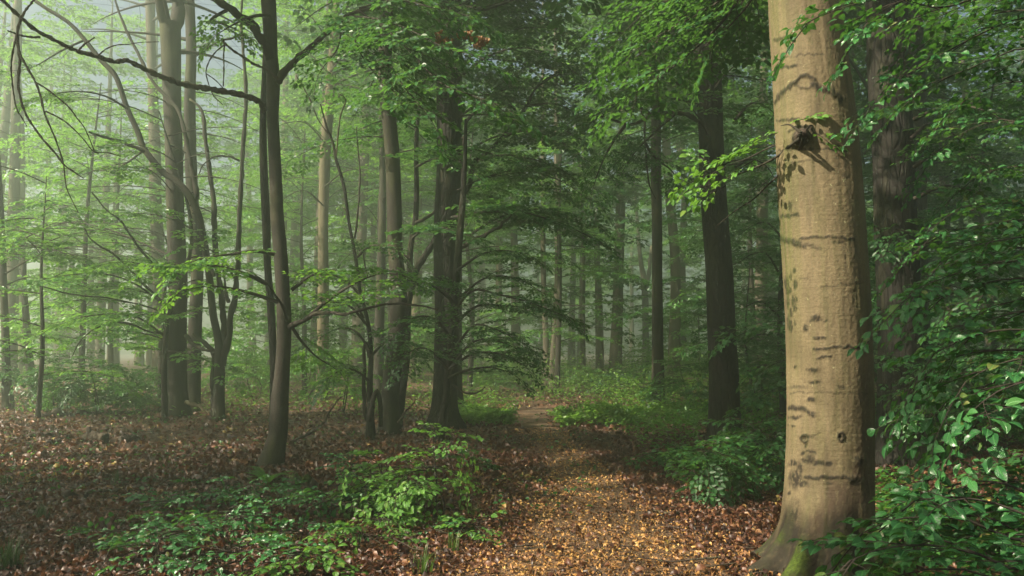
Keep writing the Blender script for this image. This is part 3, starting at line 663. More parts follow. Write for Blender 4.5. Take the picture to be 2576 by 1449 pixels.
moss = np.maximum(moss, .62*np.clip((fbm(TH*8, ZZ*1.6, 5)-.36)*4, 0, 1)*np.clip((2020-PX+(PY-400)*.05)/70, 0, 1)*np.clip((1000-PY)/300, 0, 1)*front)
moss = np.maximum(moss, .16*np.clip((fbm(TH*10+4, ZZ*3, 5)-.5)*5, 0, 1)*front)
RR2 = RR+lift+.012*moss*(ZZ < .5)
V = np.stack([ctr[:, None, 0]+RR2*np.cos(TH), ctr[:, None, 1]+RR2*np.sin(TH), ZZ], -1).reshape(-1, 3)
n = len(zt); i = np.arange(n-1)[:, None]*NS; j = np.arange(NS)[None]; jn = (j+1) % NS
Q = np.stack([i+j, i+jn, i+NS+jn, i+NS+j], -1).reshape(-1, 4)
base = np.array([ctr[30, 0], D1, float(H(ctr[30, 0], D1))])
pl = Plant(base, 1)
big = thing('beech_tree', base, 'thick pale beech trunk lit warm gold beside the path, scarred and mossy at its foot', 'tree')
mb = MB(); mb.add(V, Q, stain=np.clip(stain, 0, 1).ravel(), moss=np.clip(moss, 0, 1).ravel(), brown=np.clip(brown, 0, 1).ravel()); mb.build('trunk', M['bark_big'], big)
# the leafy shoots springing from the old branch stub
def surf(px, py, off=0.):
    p = P(px, py, D1); k = int(np.argmin(abs(zt-p[2]))); dx = p[0]-ctr[k, 0]; rr_ = rad[k]+off
    p[1] = ctr[k, 1]-math.sqrt(max(1e-4, rr_**2-min(dx*dx, .9*rr_*rr_))); q_ = P(px, py, p[1]); return q_
mb = MB()
stub = surf(*C3(905, 1020)); out_ = nrm(np.array([-.25, -1., .1]))
mb.tube([stub-out_*.05, stub+out_*.02, stub+out_*.05, stub+out_*.065], [.07, .05, .03, .012], 12)
mb.build('branch_stub', M['dead'], big)
shoots = [[(905, 1010), (960, 950), (985, 955), (1000, 985)], [(895, 1020), (820, 1030), (740, 1080), (640, 1120), (500, 1190), (360, 1240)],
          [(890, 1040), (800, 1110), (700, 1190), (560, 1260), (330, 1350), (150, 1420)], [(910, 1050), (880, 1130), (830, 1230), (740, 1310), (640, 1400), (540, 1500), (400, 1590), (250, 1710)],
          [(895, 1000), (840, 960), (800, 940), (740, 950)]]
pl.wood = []
for k, sh in enumerate(shoots):
    pp = np.array([P(*C3(x, y), stub[1]-.06+(.75 if sh[-1][0] < 700 else .1)*t**.7-.02*k) for (x, y), t in zip(sh, np.linspace(0, 1, len(sh)))])
    pl.wood.append((0, resample(pp, n=24), np.linspace(.013, .003, 24)))
for x, y, dx, dy, L in ((850, 915, .5, .2, .22), (985, 985, .5, -.3, .14), (720, 1000, -.8, -.2, .32), (620, 1060, -.9, -.3, .34), (520, 1110, -.9, -.3, .34), (560, 1200, -.8, -.4, .34), (430, 1200, -.9, -.2, .36), (330, 1260, -.9, -.3, .32), (200, 1330, -.9, -.3, .32), (330, 1400, -.9, -.4, .3), (230, 1240, -.5, .4, .26), (150, 1400, -.9, -.3, .26), (700, 1090, -.8, -.1, .3), (250, 1440, -.8, -.4, .28)):
    p = P(*C3(x, y), stub[1]+(-.08 if x > 780 else .1+.0009*(780-x))); pl.spray(p, np.array([dx, .15+rng.normal(0, .2), dy]), L, 0, .35)
mbf, tw = pl.foliage_mb()
sh_o = tw.build('leafy_shoot', M['twig'], big); mf = mbf.build('foliage', M['leaf_young_near'], big); mf.parent = sh_o

# ------------------------------------------------------------------ beeches of the wood, measured from the photograph
def crown(pl, pts, z0, z1, n, L, lod=3, dens=1., cull=True):
    ax_ = pts[np.argsort(pts[:, 2])]; pl.cur = 999; pl.cullset.add(999)
    pl.auto(ax_, z0, z1, n, L, lod, el=25, droop=.25, dens=dens, start=.15, r0=.06); pl.cur = 0
def forest_tree(d, spec, top, label, seed, limbs=(), dead=(), boughs=(), auto=(), crown_=None, mats=('bark', 'twig', 'leaf_mid'), flare=.5, sides=24, name='beech_tree', lean=None, group=None, flare_h=.35, step=.2, wob=.04, lobes=4):
    pts, rad = px_trunk(d, spec, top, lean=lean)
    pl = Plant(np.array([pts[0][0], pts[0][1], float(H(pts[0][0], pts[0][1]))]), seed)
    V, Q, ax_, rr_ = trunk_mesh(pts, rad, flare, sides, seed, step, flare_h, lobes, wob)
    for b in boughs:
        o = dict(b); pth = o.pop('p'); D = o.pop('d', d); dd = o.pop('dd', 0.)
        pp = np.array([P(x, y, D+dd*i_/max(1, len(pth)-1)) for i_, (x, y) in enumerate(pth)])
        pl.own(pp, **o)
    for a in auto: pl.auto(ax_, **a)
    if crown_: crown(pl, ax_, *crown_)
    return finish(pl, name, label, 'tree', (V, Q), [limb_px(*l) for l in limbs], mats, group, None, [limb_px(*l) for l in dead])
T3 = lambda L, ox, oy: [(ox+x/3, oy+y/3) + tuple(r_) for x, y, *r_ in L]

# A: the forked beech left of centre
fa = [(448, 1050, 58), (445, 1000, 50), (445, 900, 46), (447, 800, 44), (449, 720, 43), (444, 620, 42), (440, 500, 42), (437, 380, 43), (434, 250, 45), (431, 150, 48), (428, 60, 50)]
forest_tree(20, fa, 5.9, 'tall forked beech, its trunk splitting in two near the top', 21, flare=.45,
    limbs=[(20, [(424, 85, 30), (412, 40, 28), (402, 0, 28), (388, -80, 26), (360, -260, 22), (320, -480, 16)], -1.), (20, [(436, 90, 32), (445, 40, 32), (447, 0, 32), (450, -120, 30), (462, -320, 22), (470, -560, 14)], 1.),
           (19.8, T3([(1405, 1085, 12), (1440, 1130, 11), (1480, 1165, 10), (1540, 1190, 9), (1620, 1200, 8)], 0, 483), -1.2),
           (19.9, T3([(1290, 880, 7), (1160, 770, 7), (1050, 660, 6), (960, 570, 5), (850, 460, 5), (700, 370, 4), (630, 260, 3)], 0, 483), -2.),
           (19.9, T3([(1280, 720, 7), (1190, 590, 7), (1090, 470, 6), (990, 340, 6), (920, 230, 5), (800, 130, 4), (690, 0, 4)], 0, 483), -1.5),
           (19.9, T3([(1265, 1080, 6), (1100, 1045, 5), (970, 990, 5), (850, 985, 4), (740, 1020, 4), (650, 1080, 3), (590, 1150, 3), (545, 1240, 2)], 0, 483), -2.),
           (19.9, T3([(1280, 930, 4), (1100, 860, 4), (800, 800, 4), (520, 770, 4), (350, 720, 3), (200, 690, 2)], 0, 483), -2.)],
    boughs=[dict(p=[(425, 780), (350, 720), (270, 690), (190, 690), (120, 700)], d=20, dd=-3, lod=2, dens=1.1), dict(p=[(420, 850), (350, 800), (280, 790), (200, 800), (120, 830)], d=20, dd=-2, lod=2, dens=1.2),
            dict(p=[(430, 300), (330, 240), (220, 200), (100, 200)], d=19.8, dd=-1.5, lod=2, dens=1.2), dict(p=[(430, 200), (330, 130), (200, 90), (60, 90)], d=19.8, dd=-1, lod=2, dens=1.2), dict(p=[(430, 380), (340, 330), (240, 320), (140, 340)], d=19.8, dd=1.5, lod=2, dens=1.2), dict(p=[(440, 120), (350, 60), (250, 20), (140, 10)], d=19.8, dd=1, lod=2, dens=1.2), dict(p=[(440, 60), (360, -10), (280, -40)], d=19.8, dd=-1, lod=2, dens=1.2), dict(p=[(420, 640), (330, 600), (250, 570), (150, 560), (60, 590)], d=20, dd=1, lod=2), dict(p=[(420, 560), (340, 500), (240, 470), (120, 480), (0, 520)], d=20, dd=3, lod=2, dens=1.2)],
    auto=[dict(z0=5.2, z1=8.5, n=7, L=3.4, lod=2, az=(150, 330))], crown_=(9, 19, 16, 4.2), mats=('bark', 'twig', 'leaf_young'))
forest_tree(21.6, [(483, 1042, 40), (486, 980, 36), (489, 850, 33), (496, 700, 31), (492, 600, 30), (484, 480, 29), (478, 350, 28), (478, 230, 26), (481, 130, 24), (478, 20, 24)], 19, 'straight beech close behind the forked one, slightly slimmer', 22, flare=.35,
    boughs=[dict(p=[(490, 350), (560, 300), (620, 290), (665, 310)], d=21.6, dd=.5, lod=2, dens=1.1), dict(p=[(480, 250), (560, 200), (640, 180), (700, 190)], d=21.6, dd=1, lod=2, dens=1.2), dict(p=[(480, 150), (560, 100), (640, 95), (720, 110)], d=21.6, dd=1, lod=2, dens=1.2), dict(p=[(480, 60), (560, 20), (650, 20)], d=21.6, dd=-1, lod=2, dens=1.2)],
    auto=[dict(z0=5.5, z1=9, n=7, L=3., lod=2)], crown_=(10, 19, 12, 4.), mats=('bark', 'twig', 'leaf_young'))
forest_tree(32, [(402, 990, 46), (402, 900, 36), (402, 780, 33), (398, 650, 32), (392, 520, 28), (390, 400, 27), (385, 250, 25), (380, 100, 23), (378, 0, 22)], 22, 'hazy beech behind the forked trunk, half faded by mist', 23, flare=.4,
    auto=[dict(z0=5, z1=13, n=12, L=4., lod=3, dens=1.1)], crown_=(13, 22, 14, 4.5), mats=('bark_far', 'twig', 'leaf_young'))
# D: the sapling of several slim stems
forest_tree(18.6, [(550, 1063, 34), (551, 1010, 29), (552, 950, 27), (553, 890, 26), (548, 850, 20), (535, 783, 18), (525, 683, 17), (509, 583, 16), (497, 533, 16), (470, 483, 16), (440, 452, 15), (410, 433, 15), (364, 377, 15), (347, 333, 14), (320, 273, 13), (300, 213, 13), (285, 183, 13), (253, 150, 12), (213, 100, 11), (173, 57, 10), (110, 17, 9), (60, -20, 8)], 0, 'slim multi-stemmed beech branching low into several thin leaning stems', 24, flare=.25, sides=14, step=.1, name='young_beech',
    limbs=[(18.6, [(553, 885, 20), (566, 870, 17), (562, 800, 16), (556, 733, 14), (547, 683, 14), (540, 583, 14), (537, 517, 13), (533, 467, 12), (525, 417, 11), (517, 350, 10), (513, 300, 9), (500, 267, 7), (477, 250, 5)], .6),
           (18.6, [(552, 930, 20), (565, 890, 19), (574, 850, 17), (580, 800, 16), (592, 743, 15), (596, 683, 14), (600, 616, 13), (603, 550, 13), (605, 483, 12), (612, 367, 11), (619, 233, 10), (616, 180, 9), (610, 100, 8), (606, 50, 7), (612, -20, 6)], -.4),
           (18.6, [(540, 1050, 17), (537, 960, 16), (537, 890, 14), (520, 868, 11), (505, 855, 9), (485, 840, 7)], .3),
           (18.9, [(497, 500, 13), (482, 420, 12), (467, 350, 11), (457, 300, 10), (440, 265, 10), (400, 225, 9), (370, 180, 8), (350, 140, 8), (325, 90, 7), (300, 33, 6), (285, -20, 6)], 1.),
           (18.4, [(363, 382, 9), (320, 360, 9), (280, 352, 8), (245, 340, 7), (222, 332, 5)], -.6), (18.5, [(604, 405, 5), (580, 395, 5), (555, 392, 5), (528, 400, 4), (508, 420, 3), (500, 440, 3)], -.4),
           (18.5, [(540, 695, 8), (520, 640, 7), (508, 600, 5), (500, 560, 4)], .4), (18.5, [(575, 760, 10), (568, 735, 8), (564, 700, 5), (560, 660, 4)], .4)],
    boughs=[dict(p=[(590, 700), (560, 650), (520, 625), (470, 620)], d=18.4, dd=-1, lod=2, dens=.8), dict(p=[(600, 560), (640, 530), (680, 520), (720, 540)], d=18.6, dd=1, lod=2, dens=.8),
            dict(p=[(320, 273), (260, 240), (180, 230), (90, 250)], d=18.4, dd=-1.5, lod=2, dens=.9), dict(p=[(213, 100), (150, 130), (80, 170), (10, 180)], d=18.6, dd=-1, lod=2, dens=.9), dict(p=[(440, 265), (380, 290), (300, 300), (220, 330)], d=19, dd=.5, lod=2, dens=.9),
            dict(p=[(363, 377), (300, 420), (220, 430), (130, 420)], d=18.6, dd=2, lod=2, dens=.9), dict(p=[(610, 150), (560, 130), (510, 140), (470, 170)], d=18.6, dd=1, lod=2, dens=.9)], mats=('bark', 'twig', 'leaf_young'))
# E: the curved young beech with the long dead limb
dead_main = T3([(2000, 830, 19), (1960, 770, 18), (1850, 725, 18), (1700, 690, 18), (1550, 668, 18), (1400, 640, 18), (1300, 612, 17), (1200, 570, 16), (1050, 500, 15), (960, 458, 14), (860, 465, 14), (750, 430, 14), (600, 390, 13), (500, 350, 12), (380, 285, 12), (280, 235, 12), (160, 135, 12), (80, 60, 11), (20, 0, 10), (-60, -80, 9)], 0, 0)
tw1 = T3([(160, 135, 7), (130, 250, 8), (145, 400, 8), (150, 480, 7), (138, 600, 7), (150, 720, 6), (190, 850, 6), (250, 950, 5.5), (330, 1060, 5.5), (420, 1160, 5), (480, 1240, 4.5), (560, 1300, 4), (630, 1345, 3)], 0, 0)
tw2 = T3([(145, 400, 6), (200, 500, 6), (268, 620, 5.5), (310, 740, 5.5), (335, 850, 5), (380, 960, 4.5), (430, 1080, 4), (480, 1240, 3.5), (490, 1340, 3), (510, 1440, 2.5), (590, 1600, 2)], 0, 0)
tw3 = T3([(130, 260, 5), (100, 380, 5), (85, 500, 4.5), (95, 640, 4), (120, 800, 3.5), (160, 880, 3), (205, 955, 2)], 0, 0)
tw4 = T3([(268, 620, 4.5), (350, 670, 4.5), (440, 740, 4), (520, 810, 4), (580, 890, 3), (640, 970, 3), (700, 1110, 2.5), (715, 1150, 2)], 0, 0)
tw5 = T3([(345, 840, 4), (430, 880, 4), (520, 940, 3.5), (620, 1040, 3), (710, 1145, 3), (800, 1150, 2.5), (915, 1180, 2)], 0, 0)
tw6 = T3([(160, 130, 7), (200, 70, 6), (240, 20, 5), (280, -40, 4)], 0, 0); tw7 = T3([(300, 280, 6), (240, 280, 6), (170, 270, 5), (110, 250, 4.5), (60, 232, 4)], 0, 0); tw8 = T3([(590, 385, 5), (630, 340, 5), (680, 305, 4), (712, 285, 3)], 0, 0)
tw9 = T3([(740, 420, 4), (800, 370, 3.5), (880, 340, 3), (970, 335, 2.5), (1060, 320, 2), (1200, 315, 2)], 0, 0)
hang = [T3([(2100, 600, 8), (2010, 520, 8), (1930, 490, 7), (1850, 440, 7), (1760, 380, 6), (1690, 320, 6), (1690, 300, 5)], 0, 0), T3([(1690, 300, 4), (1740, 295, 4), (1800, 270, 3), (1845, 265, 2)], 0, 0), T3([(1695, 335, 4), (1630, 390, 3.5), (1580, 460, 3.5), (1555, 540, 3), (1570, 620, 3), (1610, 720, 2.5), (1680, 790, 2)], 0, 0), T3([(1695, 335, 4), (1688, 420, 4), (1690, 520, 3.5), (1685, 650, 3)], 0, 0),
        T3([(1560, 560, 3), (1620, 600, 3), (1680, 660, 2.5)], 0, 0)]
forest_tree(11.4, [(680, 1172, 62), (690, 1130, 50), (700, 1080, 44), (704, 1000, 42), (711, 916, 36), (715, 816, 36), (709, 690, 35), (703, 610, 35), (697, 540, 34), (694, 450, 32), (688, 330, 30), (686, 290, 30), (687, 200, 34), (682, 140, 32), (679, 70, 34), (675, 0, 36), (670, -100, 34)], 13, 'young beech with a swaying trunk, a long dead limb reaching left from it', 25, flare=.35, sides=28, step=.08, wob=.03, lean=(-.03, .05),
    limbs=[(11.35, [(680, 150, 27), (668, 108, 26), (643, 73, 25), (610, 47, 23), (577, 22, 21), (530, -10, 18), (470, -60, 15)], -.6), (11.35, [(700, 205, 20), (717, 180, 19), (750, 147, 17), (790, 113, 15), (820, 82, 14), (859, 50, 13), (905, 28, 11), (960, 20, 8)], -.8),
           (11.3, [(730, 822, 15), (745, 814, 13), (763, 808, 12), (793, 790, 10), (827, 786, 9), (859, 790, 8), (880, 787, 8), (910, 780, 7), (983, 764, 6), (1060, 770, 5), (1100, 780, 4)], -1.5),
           (11.3, [(722, 805, 10), (712, 770, 8), (690, 740, 6), (672, 715, 5), (640, 690, 4)], -1.)],
    dead=[(11.3, [(a_, b_, c_*.85) for a_, b_, c_ in dead_main], -3.2), (8.5, [(a_, b_, c_*1.0) for a_, b_, c_ in tw1], -.3), (8.4, [(a_, b_, c_*1.0) for a_, b_, c_ in tw2], -.4), (8.5, [(a_, b_, c_*1.0) for a_, b_, c_ in tw3], .2), (8.4, [(a_, b_, c_*1.0) for a_, b_, c_ in tw4], -.3), (8.3, tw5, -.2), (8.4, [(a_, b_, c_*1.0) for a_, b_, c_ in tw6], -.3), (8.8, tw7, -.3), (9.1, tw8, -.2), (9.4, tw9, .4)]+[(11.2, h_, -.5) for h_ in hang],
    boughs=[dict(p=[(672, 715), (620, 690), (550, 670), (480, 665), (400, 665)], d=10.4, dd=-.7, lod=1, dens=.95, spread=.8), dict(p=[(700, 760), (640, 740), (580, 725), (520, 720), (460, 730)], d=10.4, dd=-.5, lod=1, dens=.85, spread=.75), dict(p=[(690, 640), (640, 632), (580, 640), (510, 650), (450, 672)], d=10.8, dd=-.6, lod=1, dens=.8, spread=.7),
            dict(p=[(733, 730), (790, 690), (850, 680), (900, 700)], d=11.4, dd=.2, lod=1, dens=.9, spread=.9), dict(p=[(763, 808), (820, 760), (880, 720), (950, 690), (1010, 690)], d=11.2, dd=-.8, lod=1, dens=1., spread=1.), dict(p=[(733, 820), (760, 860), (800, 900), (850, 930)], d=11.6, dd=.5, lod=1, dens=.8),
            dict(p=[(577, 22), (530, 50), (560, 60), (600, 75)], d=11.2, dd=-.4, lod=1, dens=.8, spread=.7), dict(p=[(679, 40), (640, 40), (590, 60), (540, 90)], d=11., dd=-.6, lod=1, dens=.7, spread=.7)],
    crown_=(7.5, 13, 30, 5., 3, 1.2), mats=('bark', 'twig', 'leaf_young'))
forest_tree(13.2, [(690, 1125, 28), (690, 1050, 22), (689, 960, 18), (687, 880, 17), (680, 760, 18), (672, 660, 18), (669, 560, 22), (664, 420, 21), (662, 300, 18), (664, 200, 12), (666, 120, 9), (668, 60, 5)], 0, 'dead broken trunk with flaking bark standing right behind the swaying beech', 26, flare=.2, sides=16, step=.12, wob=.1, mats=('bark_dark', 'twig', 'leaf_mid'), name='dead_tree')
# F, G, H, I, J: the dark group in the centre
forest_tree(16.4, [(978, 1085, 54), (980, 1040, 47), (983, 966, 43), (1001, 850, 44), (1004, 780, 43), (1001, 700, 41), (995, 640, 38), (992, 520, 39), (987, 400, 38), (978, 300, 37), (969, 200, 34), (970, 100, 33), (974, 0, 33)], 18, 'smooth brown beech trunk bending slightly, left of the flared dark trunk', 27, flare=.3, lean=(.02, .05),
    auto=[dict(z0=5.5, z1=9, n=9, L=3.2, lod=2)], crown_=(9, 18, 32, 5.2, 3, 1.2))
forest_tree(25, [(952, 1008, 34), (953, 960, 27), (955, 800, 24), (960, 620, 20), (963, 500, 18), (962, 380, 16), (960, 280, 14)], 15, 'thin hazy beech peeping out left of the smooth brown trunk', 28, flare=.3, sides=16, mats=('bark', 'twig', 'leaf_young'), auto=[dict(z0=3, z1=12, n=9, L=2.8, lod=3, dens=1.3)])
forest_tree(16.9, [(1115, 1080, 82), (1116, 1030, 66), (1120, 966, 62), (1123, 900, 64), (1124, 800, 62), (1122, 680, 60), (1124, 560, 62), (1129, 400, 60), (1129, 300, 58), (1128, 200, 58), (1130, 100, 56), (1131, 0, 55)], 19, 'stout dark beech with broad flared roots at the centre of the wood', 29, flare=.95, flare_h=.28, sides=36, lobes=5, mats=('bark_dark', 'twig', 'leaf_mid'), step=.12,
    limbs=[(16.7, T3([(870, 430, 10), (930, 390, 12), (1000, 360, 11), (1100, 310, 10), (1200, 250, 8), (1260, 200, 6), (1300, 150, 4)], 859, 483), -1.), (16.7, T3([(830, 190, 8), (930, 180, 9), (1060, 158, 8), (1170, 150, 7), (1300, 155, 6), (1450, 180, 5)], 859, 483), -1.2), (16.6, T3([(830, 70, 12), (900, 55, 13), (1080, 60, 11), (1200, 30, 10), (1320, -20, 8)], 859, 0), -1.)],
    boughs=[dict(p=[(1160, 610), (1230, 560), (1310, 530), (1400, 530), (1490, 560)], d=16.6, dd=-1.2, lod=2, dens=1.95, spread=.9), dict(p=[(1160, 545), (1250, 530), (1340, 540), (1430, 570), (1510, 610)], d=16.4, dd=-2, lod=2, dens=1.95), dict(p=[(1150, 480), (1240, 440), (1330, 430), (1420, 460), (1490, 510)], d=16.6, dd=1, lod=2, dens=1.95),
            dict(p=[(1150, 400), (1230, 350), (1320, 330), (1400, 350), (1470, 400)], d=16.6, dd=-1, lod=2, dens=1.95), dict(p=[(1150, 300), (1230, 240), (1320, 220), (1400, 240), (1460, 290)], d=16.6, dd=.6, lod=2, dens=1.95), dict(p=[(1150, 200), (1230, 140), (1320, 120), (1400, 150), (1480, 210)], d=16.4, dd=-1.4, lod=2, dens=2.08), dict(p=[(1150, 100), (1240, 40), (1330, 30), (1410, 60), (1470, 120)], d=16.6, dd=.8, lod=2, dens=1.95), dict(p=[(1150, 20), (1230, -30), (1310, -40), (1400, -20)], d=16.4, dd=-1, lod=2, dens=1.82),
            dict(p=[(1110, 300), (1060, 250), (1000, 230), (930, 240)], d=16.4, dd=-1.6, lod=2, dens=1.69), dict(p=[(1110, 160), (1050, 100), (980, 80), (900, 90)], d=16.4, dd=-1.2, lod=2, dens=1.69), dict(p=[(1110, 60), (1040, 10), (960, -10), (880, 10)], d=16.4, dd=1, lod=2, dens=1.69)],
    auto=[dict(z0=6.5, z1=9.5, n=8, L=3.8, lod=2, az=(-20, 150))], crown_=(9, 19, 36, 5.6, 3, 1.2))
forest_tree(20, [(1151, 1046, 46), (1150, 990, 26), (1151, 900, 22), (1152, 700, 20), (1154, 550, 18), (1156, 400, 16), (1156, 200, 14)], 15, 'slimmer beech hidden behind the stout flared trunk, only its right root showing', 30, flare=.9, sides=20, mats=('bark', 'twig', 'leaf_mid'), auto=[dict(z0=4, z1=10, n=9, L=3., lod=2, az=(30, 160), dens=1.2)])
forest_tree(14.6, [(1104, 1110, 24), (1112, 1070, 22), (1122, 1010, 22), (1126, 960, 20), (1136, 850, 19), (1143, 780, 19), (1150, 680, 18), (1160, 550, 17), (1166, 480, 14), (1170, 400, 10), (1172, 300, 7)], 0, 'thin dark leaning stem in front of the stout flared trunk', 31, flare=.2, sides=12, step=.1, name='young_beech', mats=('bark_dark', 'twig', 'leaf_mid'),
    limbs=[(14.5, [(1130, 900, 12), (1136, 960, 12), (1120, 1040, 12), (1117, 1088, 12)], .2), (14.4, [(1139, 968, 5), (1165, 986, 5), (1190, 990, 4.5), (1208, 984, 4), (1220, 974, 3)], -.4)],
    boughs=[dict(p=[(1130, 930), (1190, 860), (1260, 860), (1340, 900)], d=14.4, dd=.4, lod=1, dens=1.1), dict(p=[(1143, 760), (1220, 700), (1300, 700), (1370, 740)], d=14.6, dd=.6, lod=1, dens=1.1), dict(p=[(1143, 780), (1190, 730), (1250, 740), (1330, 760), (1420, 795)], d=13.4, dd=-1., lod=1, dens=1.01, spread=0.78, droop=.3), dict(p=[(1140, 820), (1200, 770), (1280, 770), (1350, 775), (1400, 785)], d=13.6, dd=-.8, lod=1, dens=1.01, spread=0.66),
            dict(p=[(1130, 900), (1190, 820), (1250, 830), (1310, 860)], d=13.6, dd=-1.2, lod=1, dens=1.16, spread=0.84), dict(p=[(1130, 930), (1190, 890), (1260, 890), (1320, 920)], d=13.8, dd=-.8, lod=1, dens=1.16, spread=0.84), dict(p=[(1128, 950), (1180, 930), (1240, 925), (1290, 940)], d=13.6, dd=-.4, lod=1, dens=1.01, spread=0.72),
            dict(p=[(1143, 760), (1090, 720), (1040, 705), (1000, 715)], d=13.8, dd=-1, lod=1, dens=1.30), dict(p=[(1135, 850), (1090, 800), (1040, 800), (1000, 830)], d=14, dd=-.8, lod=1, dens=1.30), dict(p=[(1128, 930), (1080, 880), (1040, 880), (1010, 905)], d=14, dd=-.5, lod=1, dens=1.16), dict(p=[(1150, 680), (1210, 640), (1270, 630), (1330, 640)], d=14.2, dd=-.5, lod=1, dens=1.01)])
forest_tree(15.2, [(932, 1104, 24), (931, 1040, 18), (930, 966, 15), (933, 900, 13), (930, 840, 12), (920, 783, 10), (907, 740, 10), (902, 700, 9), (892, 633, 9), (878, 560, 8), (868, 483, 8), (858, 440, 8), (845, 400, 7), (838, 360, 6), (822, 320, 5), (806, 262, 3)], 0, 'crooked thin snag with bare broken twigs, dark below and reddish above', 32, flare=.3, sides=10, step=.08, name='young_beech', mats=('bark_dark', 'twig', 'leaf_mid'), wob=.09,
    limbs=[(15.1, [(931, 1050, 12), (946, 985, 12), (955, 1010, 11), (957, 1075, 12)], .2), (15.2, [(929, 900, 10), (920, 860, 9), (915, 960, 10), (923, 1060, 12)], .1), (15.2, [(896, 655, 6), (884, 600, 5), (874, 540, 4), (862, 520, 3)], .3), (15.2, [(892, 600, 5), (898, 560, 5), (903, 500, 4), (906, 440, 4), (900, 370, 3), (896, 320, 2)], -.3), (15.2, [(915, 800, 6), (900, 770, 5), (885, 755, 4), (870, 745, 3)], -.5)],
    dead=[(15.2, [(845, 400, 4), (855, 300, 4), (870, 250, 3), (850, 235, 2)], -.2), (15.2, [(835, 350, 4), (800, 300, 3), (780, 250, 3), (745, 190, 2)], -.3), (15.2, [(925, 700, 4), (915, 640, 3), (930, 610, 2)], .2)],
    boughs=[dict(p=[(925, 820), (880, 770), (830, 760), (780, 780)], d=14.6, dd=-.8, lod=1, dens=1.), dict(p=[(930, 880), (890, 830), (840, 830), (790, 860)], d=15, dd=.4, lod=1, dens=.9), dict(p=[(930, 900), (970, 860), (1010, 860), (1050, 880)], d=15, dd=.3, lod=1, dens=.8), dict(p=[(930, 960), (890, 930), (850, 935), (815, 960)], d=15, dd=-.4, lod=1, dens=1.),
            dict(p=[(905, 740), (860, 700), (810, 690), (760, 700)], d=15.2, dd=.6, lod=1, dens=.9), dict(p=[(895, 650), (930, 620), (970, 620), (1010, 640)], d=15.2, dd=-.4, lod=1, dens=.8)])
forest_tree(17.6, [(1000, 1085, 26), (1010, 1000, 20), (1022, 900, 19), (1024, 820, 18), (1027, 760, 17), (1033, 700, 16), (1031, 650, 15), (1036, 600, 14), (1045, 550, 14), (1048, 483, 13), (1047, 400, 12), (1049, 320, 11), (1058, 250, 10), (1072, 187, 8), (1090, 150, 6)], 0, 'dark young beech with sweeping limbs between the two central trunks', 33, flare=.2, sides=12, step=.1, name='young_beech', mats=('bark_dark', 'twig', 'leaf_mid'),
    limbs=[(17.5, [(1024, 770, 17), (1045, 685, 17), (1079, 626, 17), (1112, 576, 16), (1136, 533, 16), (1152, 500, 15), (1180, 470, 13), (1192, 410, 12), (1226, 383, 11), (1259, 350, 10), (1292, 307, 9), (1326, 267, 8), (1336, 240, 7), (1352, 217, 6), (1379, 197, 5), (1426, 170, 4), (1440, 157, 3)], -1.2),
           (17.5, [(1166, 490, 8), (1164, 400, 9), (1170, 330, 9), (1176, 303, 8), (1190, 285, 6), (1205, 265, 5)], .4), (17.5, [(1045, 560, 8), (1085, 540, 8), (1110, 515, 6), (1140, 500, 4)], .5), (17.5, [(1300, 295, 5), (1290, 270, 5), (1250, 245, 4), (1200, 230, 3)], .6), (17.4, [(1330, 260, 4), (1310, 190, 3), (1330, 140, 3), (1345, 120, 2)], .4)],
    boughs=[dict(p=[(1192, 410), (1260, 390), (1340, 400), (1420, 430)], d=17, dd=-1.2, lod=2, dens=1.82), dict(p=[(1259, 350), (1330, 320), (1400, 320), (1460, 350)], d=16.8, dd=-.8, lod=2, dens=1.82), dict(p=[(1326, 267), (1390, 260), (1440, 280), (1490, 320)], d=16.6, dd=-.5, lod=2, dens=1.82), dict(p=[(1352, 217), (1400, 190), (1450, 190), (1500, 220)], d=16.6, dd=.4, lod=2, dens=1.82),
            dict(p=[(1049, 320), (1000, 300), (940, 310), (880, 340)], d=17.4, dd=-1, lod=2, dens=1.56), dict(p=[(1047, 420), (1090, 400), (1140, 400), (1190, 430)], d=17.2, dd=-2, lod=2, dens=1.56), dict(p=[(1036, 600), (1080, 570), (1140, 580), (1200, 600)], d=17, dd=-1.8, lod=2, dens=1.56), dict(p=[(1072, 187), (1130, 170), (1200, 180), (1260, 200)], d=17, dd=-1, lod=2, dens=1.69), dict(p=[(1031, 650), (980, 620), (930, 620), (880, 640)], d=17.4, dd=.6, lod=2, dens=1.)])

# more measured trunks, mid distance and beyond
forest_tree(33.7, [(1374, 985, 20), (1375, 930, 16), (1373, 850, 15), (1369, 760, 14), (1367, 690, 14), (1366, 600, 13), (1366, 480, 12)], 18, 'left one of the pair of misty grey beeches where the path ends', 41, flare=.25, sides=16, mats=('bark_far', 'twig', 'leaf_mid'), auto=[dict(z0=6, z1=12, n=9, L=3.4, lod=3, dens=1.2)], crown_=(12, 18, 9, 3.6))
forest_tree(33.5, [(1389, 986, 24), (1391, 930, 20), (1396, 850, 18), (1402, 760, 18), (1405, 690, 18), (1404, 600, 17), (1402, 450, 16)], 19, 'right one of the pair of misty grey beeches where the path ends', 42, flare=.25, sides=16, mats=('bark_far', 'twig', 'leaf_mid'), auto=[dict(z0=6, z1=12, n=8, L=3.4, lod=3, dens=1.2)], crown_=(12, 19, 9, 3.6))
forest_tree(42, [(1510, 966, 24), (1509, 920, 21), (1507, 800, 19), (1504, 690, 16), (1501, 600, 15), (1498, 450, 14), (1496, 300, 13)], 22, 'straight misty beech standing alone right of the far pair', 43, flare=.2, sides=16, mats=('bark_far', 'twig', 'leaf_mid'), auto=[dict(z0=7, z1=14, n=9, L=4, lod=3, dens=1.1)], crown_=(14, 22, 10, 4.))
